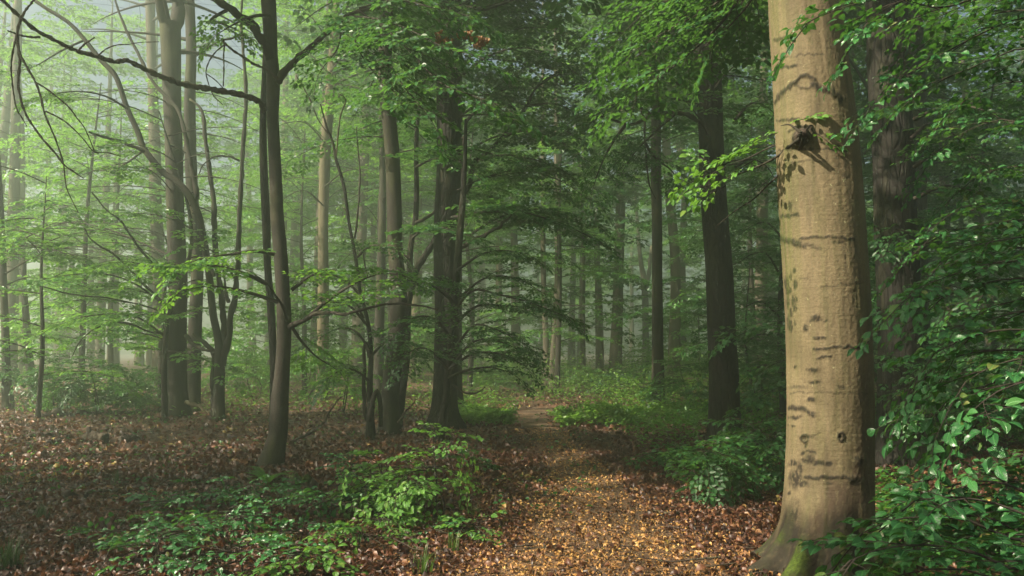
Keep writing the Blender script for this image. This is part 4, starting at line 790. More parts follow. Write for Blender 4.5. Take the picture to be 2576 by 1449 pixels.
forest_tree(22.4, [(1656, 1036, 38), (1656, 990, 33), (1655, 900, 30), (1653, 760, 28), (1653, 600, 26), (1651, 450, 26), (1650, 300, 23), (1650, 180, 20)], 19, 'slender upright beech left of the black trunk, rising clear of the undergrowth', 44, flare=.25, auto=[dict(z0=7.5, z1=10, n=7, L=3., lod=2)], crown_=(10, 19, 28, 5.2, 3, 1.2))
forest_tree(46, [(1717, 962, 26), (1717, 900, 20), (1718, 760, 17), (1716, 650, 17), (1722, 500, 17), (1718, 400, 14)], 20, 'faint forked beech in the mist just right of the slender upright one', 45, flare=.3, sides=14, mats=('bark_far', 'twig', 'leaf_mid'), limbs=[(46, [(1722, 480, 12), (1712, 400, 11), (1700, 330, 10), (1692, 250, 9)], 0)], auto=[dict(z0=6, z1=14, n=10, L=4, lod=3, dens=1.1)], crown_=(13, 20, 8, 3.8))
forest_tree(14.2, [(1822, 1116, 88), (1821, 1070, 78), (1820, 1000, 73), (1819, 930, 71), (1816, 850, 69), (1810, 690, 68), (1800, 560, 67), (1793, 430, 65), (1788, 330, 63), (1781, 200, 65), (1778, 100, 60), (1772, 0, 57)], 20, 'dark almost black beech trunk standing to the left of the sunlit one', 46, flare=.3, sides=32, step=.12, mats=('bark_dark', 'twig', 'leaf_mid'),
    limbs=[(14.1, [(1752, 305, 14), (1740, 294, 13), (1725, 288, 12), (1700, 285, 11), (1660, 285, 11), (1640, 288, 10), (1622, 300, 9), (1600, 310, 8), (1575, 313, 7), (1530, 297, 5), (1480, 285, 4)], -1.2), (13.6, [(1622, 300, 6), (1614, 280, 5), (1610, 250, 4), (1650, 200, 3), (1665, 170, 3)], -.3), (13.6, [(1622, 302, 6), (1622, 360, 5), (1628, 420, 5), (1635, 470, 4), (1650, 500, 3)], -.3)],
    boughs=[dict(p=[(1700, 285), (1650, 330), (1600, 380), (1560, 440)], d=13.5, dd=-.6, lod=1, dens=1.2), dict(p=[(1640, 290), (1590, 260), (1540, 270), (1490, 310)], d=13.4, dd=-.8, lod=1, dens=1.2), dict(p=[(1622, 360), (1650, 400), (1690, 430), (1720, 480)], d=13.4, dd=.4, lod=1, dens=1.), dict(p=[(1740, 240), (1690, 200), (1630, 200), (1560, 230)], d=13, dd=-1, lod=1, dens=1.1), dict(p=[(1575, 313), (1540, 360), (1510, 420), (1490, 480)], d=13, dd=-.4, lod=1, dens=1.),
            dict(p=[(1850, 420), (1890, 400), (1930, 420), (1960, 470)], d=14, dd=1, lod=1, dens=1.), dict(p=[(1850, 300), (1890, 260), (1930, 270), (1970, 310)], d=14, dd=1, lod=1, dens=1.)],
    auto=[dict(z0=5.2, z1=8, n=8, L=3.2, lod=2)], crown_=(8.5, 20, 36, 5.8, 3, 1.2))
forest_tree(19, [(1974, 1056, 22), (1970, 1000, 18), (1964, 900, 15), (1962, 800, 14), (1966, 700, 14), (1970, 600, 12), (1975, 480, 10), (1978, 360, 8)], 0, 'thin dark stem half hidden by the left edge of the sunlit trunk', 47, flare=.2, sides=12, name='young_beech', mats=('bark_dark', 'twig', 'leaf_mid'),
    boughs=[dict(p=[(1966, 700), (1930, 640), (1890, 640), (1850, 670)], d=18, dd=-1.5, lod=2, dens=1.5), dict(p=[(1962, 800), (1920, 760), (1880, 770), (1840, 800)], d=18, dd=-1, lod=2, dens=1.5), dict(p=[(1970, 600), (1930, 560), (1890, 570), (1850, 600)], d=18, dd=1, lod=2, dens=1.5), dict(p=[(1962, 860), (1920, 840), (1880, 860), (1850, 900)], d=18, dd=-2, lod=2, dens=1.4), dict(p=[(1975, 480), (1930, 460), (1890, 480), (1860, 520)], d=18, dd=.6, lod=2, dens=1.4), dict(p=[(1964, 920), (1920, 920), (1880, 940), (1850, 980)], d=18, dd=-1, lod=2, dens=1.4)])
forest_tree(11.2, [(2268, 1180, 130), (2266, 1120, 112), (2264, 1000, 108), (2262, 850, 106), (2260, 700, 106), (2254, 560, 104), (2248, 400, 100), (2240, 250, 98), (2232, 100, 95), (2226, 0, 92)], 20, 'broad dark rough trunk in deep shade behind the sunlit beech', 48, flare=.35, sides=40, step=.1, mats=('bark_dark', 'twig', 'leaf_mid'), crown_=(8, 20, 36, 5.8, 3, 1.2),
    boughs=[dict(p=[(2300, 420), (2360, 380), (2430, 390), (2500, 430)], d=10.6, dd=-1, lod=1, dens=1.2), dict(p=[(2300, 300), (2370, 270), (2450, 270), (2540, 310)], d=10.6, dd=-1.6, lod=1, dens=1.2), dict(p=[(2300, 500), (2370, 470), (2450, 480), (2530, 520)], d=10.6, dd=-1, lod=1, dens=1.2), dict(p=[(2290, 350), (2340, 310), (2390, 330), (2440, 380)], d=10.4, dd=.5, lod=1, dens=1.2), dict(p=[(2300, 640), (2360, 600), (2430, 600), (2500, 640)], d=10.8, dd=.8, lod=1, dens=1.2)])
forest_tree(20, [(2318, 1060, 60), (2316, 900, 48), (2312, 700, 46), (2308, 500, 46), (2306, 300, 46), (2300, 100, 42)], 20, 'dim trunk half covered by the broad dark one, seen on its right', 49, flare=.3, mats=('bark_dark', 'twig', 'leaf_mid'), crown_=(9, 20, 14, 4.2), auto=[dict(z0=3, z1=9, n=14, L=3.2, lod=2, dens=1.1)])
forest_tree(30, [(2146, 985, 30), (2146, 800, 25), (2145, 500, 22), (2142, 200, 20)], 20, 'pale grey trunk far off in the gap right of the sunlit beech', 50, flare=.3, sides=14, mats=('bark_far', 'twig', 'leaf_mid'), auto=[dict(z0=2.5, z1=13, n=16, L=3.6, lod=3, dens=1.3)])
forest_tree(26.7, [(92, 1010, 32), (84, 980, 23), (76, 930, 20), (70, 870, 20), (66, 800, 17), (62, 750, 15), (60, 690, 13), (62, 640, 10)], 0, 'dark curved young trunk over the thicket on the far left', 51, flare=.3, sides=14, name='young_beech', auto=[dict(z0=3, z1=5.2, n=10, L=3., lod=2, dens=1.2)], mats=('bark', 'twig', 'leaf_young'))
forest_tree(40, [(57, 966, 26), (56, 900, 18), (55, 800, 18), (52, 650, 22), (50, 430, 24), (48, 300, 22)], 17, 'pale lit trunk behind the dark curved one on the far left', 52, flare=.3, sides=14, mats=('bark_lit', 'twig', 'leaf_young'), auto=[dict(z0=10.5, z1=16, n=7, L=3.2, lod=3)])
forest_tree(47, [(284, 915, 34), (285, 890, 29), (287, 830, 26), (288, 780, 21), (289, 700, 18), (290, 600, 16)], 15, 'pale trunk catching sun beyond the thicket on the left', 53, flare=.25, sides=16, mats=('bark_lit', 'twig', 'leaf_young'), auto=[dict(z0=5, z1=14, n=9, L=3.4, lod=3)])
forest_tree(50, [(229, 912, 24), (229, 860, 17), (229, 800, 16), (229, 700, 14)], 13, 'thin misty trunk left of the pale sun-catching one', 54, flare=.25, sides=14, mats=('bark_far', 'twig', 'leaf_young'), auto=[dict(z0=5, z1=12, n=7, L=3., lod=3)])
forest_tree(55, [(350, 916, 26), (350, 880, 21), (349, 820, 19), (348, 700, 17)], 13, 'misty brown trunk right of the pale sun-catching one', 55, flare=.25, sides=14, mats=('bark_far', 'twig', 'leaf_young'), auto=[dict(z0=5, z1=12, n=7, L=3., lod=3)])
forest_tree(26.5, [(806, 1012, 36), (810, 960, 27), (812, 860, 28), (813, 760, 28), (813, 650, 27), (814, 550, 26), (816, 450, 27), (822, 330, 26), (832, 220, 24), (838, 130, 22)], 17, 'mossy yellowish beech in the mist between the swaying and the smooth brown trunks', 56, flare=.3, sides=18,
    boughs=[dict(p=[(818, 360), (770, 310), (720, 310), (670, 330)], d=26, dd=-1, lod=2, dens=1.2), dict(p=[(825, 270), (880, 220), (930, 220), (980, 250)], d=26, dd=-1, lod=2, dens=1.2), dict(p=[(832, 190), (770, 130), (700, 120), (640, 150)], d=26, dd=.5, lod=2, dens=1.2), dict(p=[(832, 180), (890, 110), (950, 100), (1010, 130)], d=26, dd=1, lod=2, dens=1.2), dict(p=[(816, 470), (870, 430), (930, 430), (980, 460)], d=26, dd=-1, lod=2, dens=1.1), dict(p=[(816, 520), (770, 480), (730, 490), (690, 520)], d=26, dd=-1, lod=2, dens=1.1), dict(p=[(836, 120), (780, 40), (710, 10), (640, 20)], d=26, dd=0, lod=2, dens=1.2)], mats=('bark_lit', 'twig', 'leaf_young'), auto=[dict(z0=6.5, z1=10, n=7, L=3.2, lod=2)], crown_=(10, 17, 10, 4.))
forest_tree(36, [(1034, 982, 26), (1036, 940, 22), (1044, 830, 22), (1050, 720, 21), (1052, 600, 20), (1053, 400, 18)], 17, 'lit yellow foot of a beech showing between the two central trunks', 57, flare=.25, sides=16, mats=('bark_lit', 'twig', 'leaf_mid'), auto=[dict(z0=6, z1=14, n=10, L=3.4, lod=3, dens=1.2)])
forest_tree(45, [(1254, 962, 20), (1254, 900, 16), (1254, 780, 17), (1256, 650, 17), (1257, 500, 15)], 17, 'slim pale trunk far behind the stout flared beech, to its right', 58, flare=.25, sides=14, mats=('bark_lit', 'twig', 'leaf_mid'), auto=[dict(z0=6, z1=15, n=10, L=3.6, lod=3, dens=1.2)])
forest_tree(60, [(1438, 945, 22), (1438, 850, 17), (1442, 680, 14), (1444, 500, 13)], 20, 'faint trunk in thick mist, nearer the far pair', 59, flare=.2, sides=12, mats=('bark_far', 'twig', 'leaf_mid'), auto=[dict(z0=7, z1=19, n=12, L=4, lod=3)])
forest_tree(60, [(1462, 945, 22), (1462, 850, 18), (1466, 680, 16), (1467, 500, 14)], 20, 'faint trunk in thick mist, nearer the straight lone beech', 60, flare=.2, sides=12, mats=('bark_far', 'twig', 'leaf_mid'), auto=[dict(z0=7, z1=19, n=12, L=4, lod=3)])
forest_tree(60, [(1624, 945, 22), (1624, 850, 17), (1622, 720, 16), (1612, 660, 12), (1604, 560, 9)], 18, 'faint forked trunk in thick mist close left of the slender upright beech', 61, flare=.2, sides=12, mats=('bark_far', 'twig', 'leaf_mid'), limbs=[(60, [(1622, 740, 12), (1632, 690, 11), (1640, 620, 9)], 0)], auto=[dict(z0=7, z1=17, n=12, L=4, lod=3)])

# boughs of the big beech above the frame, hanging into the picture beyond it
def px_bough(pl, pts, **o): pl.own(np.array([P(x, y, d) for x, y, d in pts]), **o)
pl = Plant(base, 71)
t0 = np.array([ctr[-60, 0], D1, 0]); up = P(2000, -260, 6.1)
for pth in ([(2000, -230, 6.1), (1900, -80, 6.8), (1800, 10, 7.2), (1690, 70, 7.6), (1590, 130, 7.8)], [(2000, -230, 6.1), (1880, -100, 7.2), (1760, -30, 7.6), (1640, 20, 8.), (1560, 90, 8.3)], [(1900, -80, 6.8), (1830, 40, 7.2), (1740, 130, 7.5), (1650, 200, 7.8), (1560, 260, 8)],
            [(1900, -80, 6.8), (1860, 20, 7.4), (1800, 90, 7.8), (1760, 130, 8)], [(1880, -100, 7.2), (1760, 0, 8.2), (1660, 100, 8.6), (1530, 190, 8.8)], [(1930, -100, 6.6), (1890, 0, 6.8), (1840, 60, 7), (1790, 120, 7.1)]):
    px_bough(pl, pth, r0=.02, lod=1, dens=1.3, droop=.55, spread=.75)
pl.link_boughs(big, M['twig'], M['leaf_mid'])
pl = Plant(base, 72); pl.cull = True
pl.auto(np.array([[ctr[-1, 0], D1, 8.], [ctr[-1, 0], D1, 20.]]), 7.5, 19.5, 40, 6., 3, dens=1.2, el=22, droop=.25, start=.15, r0=.06)
mbf, tw = pl.foliage_mb(); bo = tw.build('branch', M['twig'], big); f_ = mbf.build('foliage', M['leaf_mid'], big); f_.parent = bo

# ------------------------------------------------------------------ leafy boughs near the camera on the right and overhead
def near_sapling(name, label, rootp, paths, seed, lod=0, mat='leaf_near', r0=.012, dens=1., spread=.8, droop=.2, top=None, stem_r=.02, cat='sapling', tilt=.16):
    b = np.array(rootp); pl = Plant(b, seed)
    crest = np.array(top) if top is not None else b+[0, 0, 1.]
    stem = np.array([b-[0, 0, .1], b*.6+crest*.4+[.03, .02, 0], crest])
    for pth in paths:
        pp = np.array([P(x, y, d) for x, y, d in pth])
        k = int(np.argmin([np.linalg.norm(stem[1]*(1-u)+stem[2]*u-pp[0]) for u in np.linspace(-.6, 1, 17)])); u = np.linspace(-.6, 1, 17)[k]
        a = stem[1]*(1-u)+stem[2]*u if u > 0 else stem[1]*(1+u)+stem[0]*(-u)
        full = np.vstack([a[None], pp]); L0 = np.linalg.norm(pp[0]-a); Lt = L0+np.linalg.norm(np.diff(pp, axis=0), axis=1).sum()
        pl.own(full, r0=r0, lod=lod, dens=dens, start=min(.7, .6*L0/Lt), droop=droop, spread=spread, r1=.002, tilt=tilt)
    V, Q, ax_, rr_ = trunk_mesh(stem, np.array([stem_r, stem_r*.85, stem_r*.5]), .3, 10, seed, .08, .1)
    e = thing(name, b, label, cat)
    mb = MB(); mb.add(V, Q); mb.build('stem', M['twig'], e)
    pl.link_boughs(e, M['twig'], M[mat])
    return e
g0 = lambda x, y: np.array([x, y, float(H(x, y))])
near_sapling('beech_sapling', 'leafy beech sapling with glossy dark green leaves crowding the foot of the sunlit trunk', g0(2.75, 3.5), [
    [(2640, 1260, 3.5), (2540, 1220, 3.6), (2460, 1210, 3.7), (2400, 1220, 3.8)], [(2640, 1310, 3.3), (2520, 1270, 3.35), (2400, 1250, 3.4), (2300, 1260, 3.5)], [(2600, 1360, 3.2), (2440, 1310, 3.2), (2330, 1300, 3.2), (2240, 1310, 3.25), (2170, 1340, 3.3)],
    [(2600, 1430, 3.), (2450, 1390, 3.), (2330, 1370, 3.), (2220, 1380, 3.), (2140, 1410, 3.)], [(2640, 1290, 3.9), (2560, 1260, 4.), (2480, 1250, 4.1), (2390, 1250, 4.2)], [(2620, 1480, 2.8), (2480, 1440, 2.8), (2350, 1430, 2.8), (2250, 1450, 2.8)],
    [(2680, 1220, 3.6), (2600, 1210, 3.7), (2540, 1210, 3.8)], [(2600, 1340, 3.6), (2480, 1300, 3.7), (2380, 1300, 3.8), (2310, 1310, 3.9)], [(2600, 1400, 3.5), (2500, 1370, 3.5), (2400, 1350, 3.6), (2300, 1350, 3.7)]], 81, dens=1.05, spread=.62, top=(2.7, 3.5, 1.15))
near_sapling('beech_sapling', 'beech bough cluster with pale shining leaves above the dark glossy sapling', g0(3.1, 3.9), [
    [(2660, 890, 3.6), (2580, 900, 3.6), (2500, 920, 3.6), (2430, 960, 3.6)], [(2620, 830, 3.7), (2520, 830, 3.7), (2430, 850, 3.8), (2350, 890, 3.8)], [(2660, 950, 3.5), (2580, 960, 3.5), (2500, 990, 3.5), (2440, 1040, 3.5)], [(2640, 880, 4.), (2530, 880, 4.1), (2430, 890, 4.2), (2350, 920, 4.3)],
    [(2660, 930, 3.9), (2560, 940, 4.), (2460, 980, 4.1), (2380, 1010, 4.2)], [(2620, 1010, 3.5), (2540, 1020, 3.5), (2470, 1050, 3.5)], [(2620, 780, 3.9), (2540, 790, 4.), (2470, 810, 4.1)]], 82, dens=1.0, spread=.5, top=(2.95, 3.8, 1.75), stem_r=.025)
near_sapling('beech_sapling', 'dark-leaved beech branches spreading left above the pale shining leaves', g0(4.2, 5.2), [
    [(2640, 590, 4.6), (2540, 600, 4.6), (2450, 620, 4.6), (2370, 660, 4.6)], [(2620, 650, 4.4), (2500, 660, 4.4), (2400, 690, 4.4), (2320, 720, 4.4)], [(2640, 550, 5.), (2520, 560, 5.1), (2420, 575, 5.2), (2340, 600, 5.3)], [(2620, 700, 4.6), (2540, 700, 4.6), (2450, 720, 4.6), (2370, 750, 4.6)],
    [(2620, 520, 5.4), (2520, 510, 5.5), (2420, 520, 5.6)], [(2620, 620, 5.2), (2500, 630, 5.2), (2430, 650, 5.3), (2360, 670, 5.4)], [(2620, 750, 5.), (2540, 760, 5.), (2460, 790, 5.)], [(2640, 1010, 5.2), (2540, 1020, 5.3), (2440, 1050, 5.4)], [(2620, 880, 5.4), (2500, 900, 5.6), (2400, 940, 5.7)]], 83, dens=1.0, spread=.62, top=(3.9, 5., 2.8), stem_r=.035)
near_sapling('beech_tree', 'overhanging beech boughs with bright tips reaching down across the broad dark trunk', g0(4.7, 5.), [
    [(2620, 40, 4.9), (2500, 70, 5.), (2400, 120, 5.), (2310, 170, 5.), (2240, 210, 5.)], [(2620, 120, 4.8), (2520, 140, 4.8), (2420, 180, 4.8), (2340, 210, 4.8)], [(2620, -30, 5.2), (2480, -10, 5.2), (2360, 20, 5.1), (2280, 0, 5.), (2190, 0, 4.9), (2100, 20, 4.8), (2030, 60, 4.75)], [(2500, -60, 5.), (2380, -30, 5.), (2300, -10, 5.), (2230, 20, 4.9), (2180, 60, 4.9)],
    [(2620, 200, 5.4), (2520, 210, 5.5), (2430, 250, 5.6)], [(2620, 300, 5.8), (2520, 300, 6.), (2430, 330, 6.2), (2360, 380, 6.3)], [(2620, 20, 5.6), (2520, 30, 5.8), (2430, 60, 6.), (2350, 90, 6.2)], [(2620, -60, 5.4), (2500, -50, 5.6), (2400, 0, 5.8), (2320, 60, 6.)], [(2620, 420, 6.), (2530, 420, 6.2), (2450, 450, 6.4)]], 84, dens=1., spread=.5, top=(4.4, 5., 4.6), stem_r=.07, cat='tree', mat='leaf_near')

# E tree: leaves nearer the camera at the top centre, hanging from its right limb
ob = [o for o in col.objects if o.get('label', '').startswith('young beech with a swaying')][0]
pl = Plant(np.array(ob.location), 73)
for pth in ([(880, 40, 9.4), (960, 50, 8.6), (1040, 80, 8.), (1120, 120, 7.6), (1200, 140, 7.4)], [(905, 28, 9.4), (990, 90, 8.4), (1050, 150, 7.8), (1110, 210, 7.4), (1190, 240, 7.1), (1270, 270, 7.)], [(930, 60, 9.), (970, 140, 8.4), (1010, 210, 8.), (1060, 270, 7.6), (1090, 310, 7.4)], [(880, 60, 9.4), (900, 120, 9.), (930, 170, 8.6), (990, 230, 8.2)], [(905, 20, 9.4), (1000, 0, 8.6), (1090, 20, 8.2), (1180, 40, 8.)], [(860, 60, 9.6), (850, 120, 9.3), (820, 160, 9.), (800, 190, 8.8)]):
    px_bough(pl, pth, r0=.014, lod=1, dens=1.15, droop=.5, spread=.62)
pl.link_boughs(ob, M['twig'], M['leaf_mid'])
mb = MB(); rr2 = np.random.default_rng(9); PO = []; DO = []
for cx, cy, n_, h_ in ((1105, 88, 16, 24), (1128, 98, 7, 12), (1164, 82, 14, 14), (1180, 84, 18, 16), (1190, 88, 10, 16), (1196, 98, 12, 12), (1202, 106, 12, 20), (1210, 98, 14, 16), (1220, 100, 10, 12)):
    for k in range(n_): PO.append(P(cx+rr2.normal(0, 4), cy+rr2.uniform(-.6, .5)*h_, 8.4)); DO.append((rr2.normal(0, .25), rr2.normal(0, .25), -1))
PO = np.array(PO); bake_leaves(mb, PO, np.array(DO), rr2.normal(0, 1, (len(PO), 3)), .055, SH_DEAD[2]); mb.build('withered_leaves', M['leaf_brown'], ob)

# ------------------------------------------------------------------ saplings and seedlings on the forest floor
def sapling(px, py, h, L, n, lod, label, seed, mat='leaf_near', name='beech_sapling', cat='sapling', stems=1, dens=1., droop=.35, z0=.3, az=(0, 360), el=15, group=None, at=None, spread=.7):
    b = G(px, py) if at is None else g0(*at); pl = Plant(b, seed); r = pl.r
    e = thing(name, b, label, cat, group)
    for k in range(stems):
        lean = np.array([r.normal(0, .18), r.normal(0, .18), 1.])*h*(1 if k == 0 else r.uniform(.6, .9))
        off = np.array([r.normal(0, .05), r.normal(0, .05), 0])*(k > 0)*h
        u = np.linspace(0, 1, 6)[:, None]; st = b+off+lean*u+np.array([r.normal(0, .05), r.normal(0, .05), 0])*h*np.sin(u*5)
        rad = np.linspace(.006+.009*h, .002, 6)
        V, Q, ax_, _ = trunk_mesh(np.vstack([st[:1]-[0, 0, .06], st]), np.concatenate([rad[:1], rad]), .2, 7, seed+k, max(.05, h/14), .05)
        mb = MB(); mb.add(V, Q); mb.build('stem', M['twig'], e)
        pl.auto(st, b[2]+z0*h, b[2]+st[-1][2]-b[2]-.01, max(2, n//stems), L, lod, az, el, droop, dens, .15, .006, .45, spread)
        pl.spray(st[-1], np.array([r.normal(0, 1), r.normal(0, 1), .3]), min(.5, L*.6), lod)
    mb, tw = pl.foliage_mb(); tw.build('twigs', M['twig'], e); mb.build('foliage', M[mat], e)
    return e
sapling(1088, 1318, .88, .46, 11, 0, 'bushy bright green beech sapling beside the path in the foreground', 91, stems=2, dens=1.0, mat='leaf_young_near', z0=.25)
sapling(1010, 1300, .6, .36, 7, 0, 'beech sapling leaning left behind the bushy bright one', 92, dens=.9, mat='leaf_young_near')
sapling(930, 1285, .36, .36, 6, 0, 'low spreading sapling between the bushy one and the seedling carpet', 93, dens=.9, mat='leaf_young_near')
for k, (px, py, h, L, n, lab, mt) in enumerate([
    (560, 1345, .42, .5, 9, 'flat-topped beech seedling at the heart of the left seedling patch', 'leaf_near'), (440, 1300, .38, .45, 8, 'beech seedling at the far left end of the patch, beside the maple leaves', 'leaf_near'), (690, 1300, .4, .5, 9, 'beech seedling just in front of the mossy stump', 'leaf_near'), (820, 1290, .34, .45, 8, 'beech seedling right of the mossy stump', 'leaf_near'),
    (505, 1250, .34, .42, 7, 'small beech seedling behind the left patch, touching the fallen branch', 'leaf_near'), (625, 1245, .36, .42, 8, 'beech seedling left of the green fern', 'leaf_near'), (610, 1430, .34, .45, 9, 'beech seedling with wide leaves at the near edge of the patch', 'leaf_near'), (720, 1425, .26, .34, 7, 'seedling with fresh light leaves beside the yellow grass', 'leaf_young_near'),
    (400, 1400, .34, .4, 7, 'lowest beech seedling of the left patch, over dark leaf litter', 'leaf_near'), (905, 1200, .36, .42, 8, 'seedling at the back, behind the bushy sapling', 'leaf_near'), (770, 1225, .26, .36, 6, 'little seedling behind the mossy stump', 'leaf_near'), (915, 1372, .25, .3, 5, 'spindly seedling standing alone on sunlit litter', 'leaf_young_near'),
    (965, 1340, .26, .3, 5, 'two-tiered seedling in front of the bushy sapling', 'leaf_young_near'), (1195, 1345, .2, .26, 4, 'tiny bright sprig at the path edge', 'leaf_young_near'), (330, 1345, .3, .36, 6, 'dim seedling left of the main patch', 'leaf_near'), (1100, 1345, .14, .22, 4, 'dark sprig at the foot of the bushy sapling', 'leaf_near'), (760, 1350, .28, .4, 7, 'seedling between the mossy stump and the yellow grass', 'leaf_near'), (480, 1370, .34, .44, 8, 'beech seedling crowding the middle of the left patch', 'leaf_near')]):
    sapling(px, py+(28 if px < 850 else 6), h*.72, L, max(3, int(n*.62)), 0, lab, 110+k, mat=mt, name='beech_seedling', cat='seedling', z0=.5, el=8, droop=.2, dens=.5, group='beech seedlings on the forest floor')
sapling(1790, 1262, .62, .55, 10, 1, 'dim beech sapling in front of the black trunk', 131, mat='leaf_mid')
sapling(1905, 1225, .75, .6, 12, 1, 'dark sapling leaning from the left edge of the sunlit trunk', 132, mat='leaf_mid')
sapling(1730, 1190, .35, .6, 10, 1, 'low dark sapling at the right edge of the path', 133, mat='leaf_mid')
sapling(1940, 1150, .55, .7, 12, 1, 'shaded sapling behind the leaning dark one', 134, mat='leaf_mid')
#sapling(1850, 1150, .4, .7, 10, 1, 'shaded sapling at the foot of the black trunk', 135, mat='leaf_mid')
sapling(1190, 1190, .22, .3, 4, 1, 'sprig growing in the shaded litter left of the path', 136, mat='leaf_mid', name='beech_seedling', cat='seedling')
#sapling(1960, 900, 1.6, .8, 10, 1, 'bright little sapling peeping from behind the left edge of the sunlit trunk', 137, mat='leaf_lit', at=(3.0, 8.6))
th_lab = ['dark thicket sapling at the left edge', 'dark thicket sapling beside the curved young trunk', 'thicket sapling with a crooked stem before the pale sun-catching trunk', 'low thicket sapling nearest the long fallen log', 'thicket sapling left of the hazy beech']
for k, (px, py, h) in enumerate(((30, 1030, 1.4), (140, 1045, 1.7), (255, 1048, 1.6), (310, 1040, 1.1), (370, 1020, 1.2))):
    sapling(px, py, h, 1.3, 14, 2, th_lab[k], 140+k, mat='leaf_mid', stems=2, dens=1.2, group='saplings of the left thicket')
for k, (px, py, h, L, lab) in enumerate(((640, 1010, 2.2, 1.5, 'leafy young beech at mid distance left of the swaying trunk'), (770, 1000, 2.6, 1.7, 'leafy young beech at mid distance right of the swaying trunk'), (865, 1040, 1.8, 1.3, 'low leafy beech before the smooth brown trunk'), (600, 985, 1.6, 1.4, 'low leafy beech behind the multi-stemmed one'), (1240, 985, 1.2, 1.3, 'light green shrub right of the stout flared roots'), (1330, 975, 1.2, 1.3, 'light green shrub left of the far pair'), (1450, 975, 1.1, 1.3, 'green shrub between the far pair and the lone straight beech'), (1560, 990, 1.2, 1.4, 'green shrub left of the slender upright beech'), (1730, 1040, 1.4, 1.3, 'dark shrub between the slender and the black trunks'), (1910, 1030, 1.8, 1.4, 'dark shrub between the black and the sunlit trunks'))):
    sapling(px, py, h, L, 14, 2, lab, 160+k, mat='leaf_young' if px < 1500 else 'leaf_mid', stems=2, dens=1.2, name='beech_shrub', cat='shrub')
rs = [((5.6, 7.2), 2.6, 'shaded young beech right of the broad dark trunk, nearest'), ((7.4, 9.), 3.6, 'tall shaded young beech right of the broad dark trunk'), ((6.2, 11.2), 3.4, 'young beech in deep shade behind the nearest shaded one'), ((9.5, 13.5), 4.2, 'young beech filling the dark gap far right'), ((7.3, 15.5), 4.6, 'tall dim understorey beech seen past the broad dark trunk'), ((11.5, 18.), 5., 'dim understorey beech farthest right'), ((5.2, 13.), 2.4, 'dim understorey beech close behind the sunlit trunk'), ((5.9, 19.), 4.6, 'dim understorey beech in the gap beside the sunlit trunk')]
for k, (xy, h, lab) in enumerate(rs):
    sapling(0, 0, h, 1.9, 20, 1 if xy[1] < 12 else 2, lab, 180+k, mat='leaf_mid', at=xy, name='young_beech', cat='tree', z0=.15, dens=.95, droop=.4)

# ------------------------------------------------------------------ fern, grass tufts, stumps and fallen wood
def fern(b, size, label, seed, n=8):
    r = np.random.default_rng(seed); e = thing('fern', b, label, 'fern')
    for k in range(n):
        a = k*6.283/n+r.normal(0, .25); L = size*r.uniform(.75, 1.1); mb = MB()
        u = np.linspace(0, 1, 22); el = R(r.uniform(52, 70))
        h = np.array([math.cos(a), math.sin(a), 0]); x = L*(u*math.cos(el)+.42*u**2); z = L*(u*math.sin(el)-.48*u**2.3)
        st = b+h*x[:, None]+np.array([0, 0, 1])*z[:, None]; T = nrm(np.gradient(st, axis=0)); S = np.array([-h[1], h[0], 0.])
        mb.tube(st, np.linspace(.003, .001, 22), 3, False)
        pos, d, nn, sz = [], [], [], []
        for q in range(3, 22):
            for sg in (1, -1):
                ln = L*.30*math.sin(math.pi*min(1, .18+.82*(1-u[q]))**.8)*(1.02-u[q])**.55
                dd = nrm(S*sg+T[q]*.35); N_ = nrm(np.cross(T[q], S))
                for w_ in np.arange(.12, 1, .13):
                    for s2 in (1, -1): pos.append(st[q]+dd*ln*w_); d.append(dd*.5+T[q]*s2*.9); nn.append(N_); sz.append(ln*.26*(1.05-w_))
        mb.A.setdefault('leaf', []).append(np.zeros((mb.n, 3)))
        bake_leaves(mb, np.array(pos), np.array(d), np.array(nn), np.array(sz), SH_HEX); mb.build('frond', M['leaf_young'], e)
fern(G(672, 1222), .42, 'green fern growing in front of the swaying beech', 5, 9)
def grass(px, py, h, n, label, seed, mat='grass', w_=.006, wide=.5):
    b = G(px, py); r = np.random.default_rng(seed); V = []; Q = []; A = []; k = 6
    for i in range(n):
        a = r.uniform(0, 6.283); L = h*r.uniform(.55, 1.1); ln = r.uniform(.05, wide); p0 = b+np.array([r.normal(0, .035), r.normal(0, .035), -.01])
        u = np.linspace(0, 1, k); hd = np.array([math.cos(a), math.sin(a), 0]); sd = np.array([-hd[1], hd[0], 0])
        c = p0+hd*(L*ln*u**1.8*1.3)[:, None]+np.array([0, 0, 1])*(L*(u-.55*ln*u**2.6))[:, None]
        ww = w_*(1-u**2)*.5+.0004; o = len(V)
        for j in range(k): V += [c[j]-sd*ww[j], c[j]+sd*ww[j]]; A += [(u[j], 0, (i*.618) % 1)]*2
        for j in range(k-1): Q.append((o+2*j, o+2*j+1, o+2*j+3, o+2*j+2))
    V = np.array(V)-b
    tag(link('grass_tuft', make_mesh('grass_tuft', V, Q, None, M[mat], True, dict(leaf=np.array(A))), None, b), label, 'grass tuft', 'grass tufts on the forest floor')
grass(105, 1312, .2, 90, 'dark green grass tuft beside the fallen branch on the left', 1, 'grass_dark'); grass(25, 1440, .3, 110, 'big dark grass tuft in the near left corner', 2, 'grass_dark'); grass(290, 1222, .22, 60, 'grass tuft standing behind the fallen branch', 3, 'grass_dark', .004, .3)
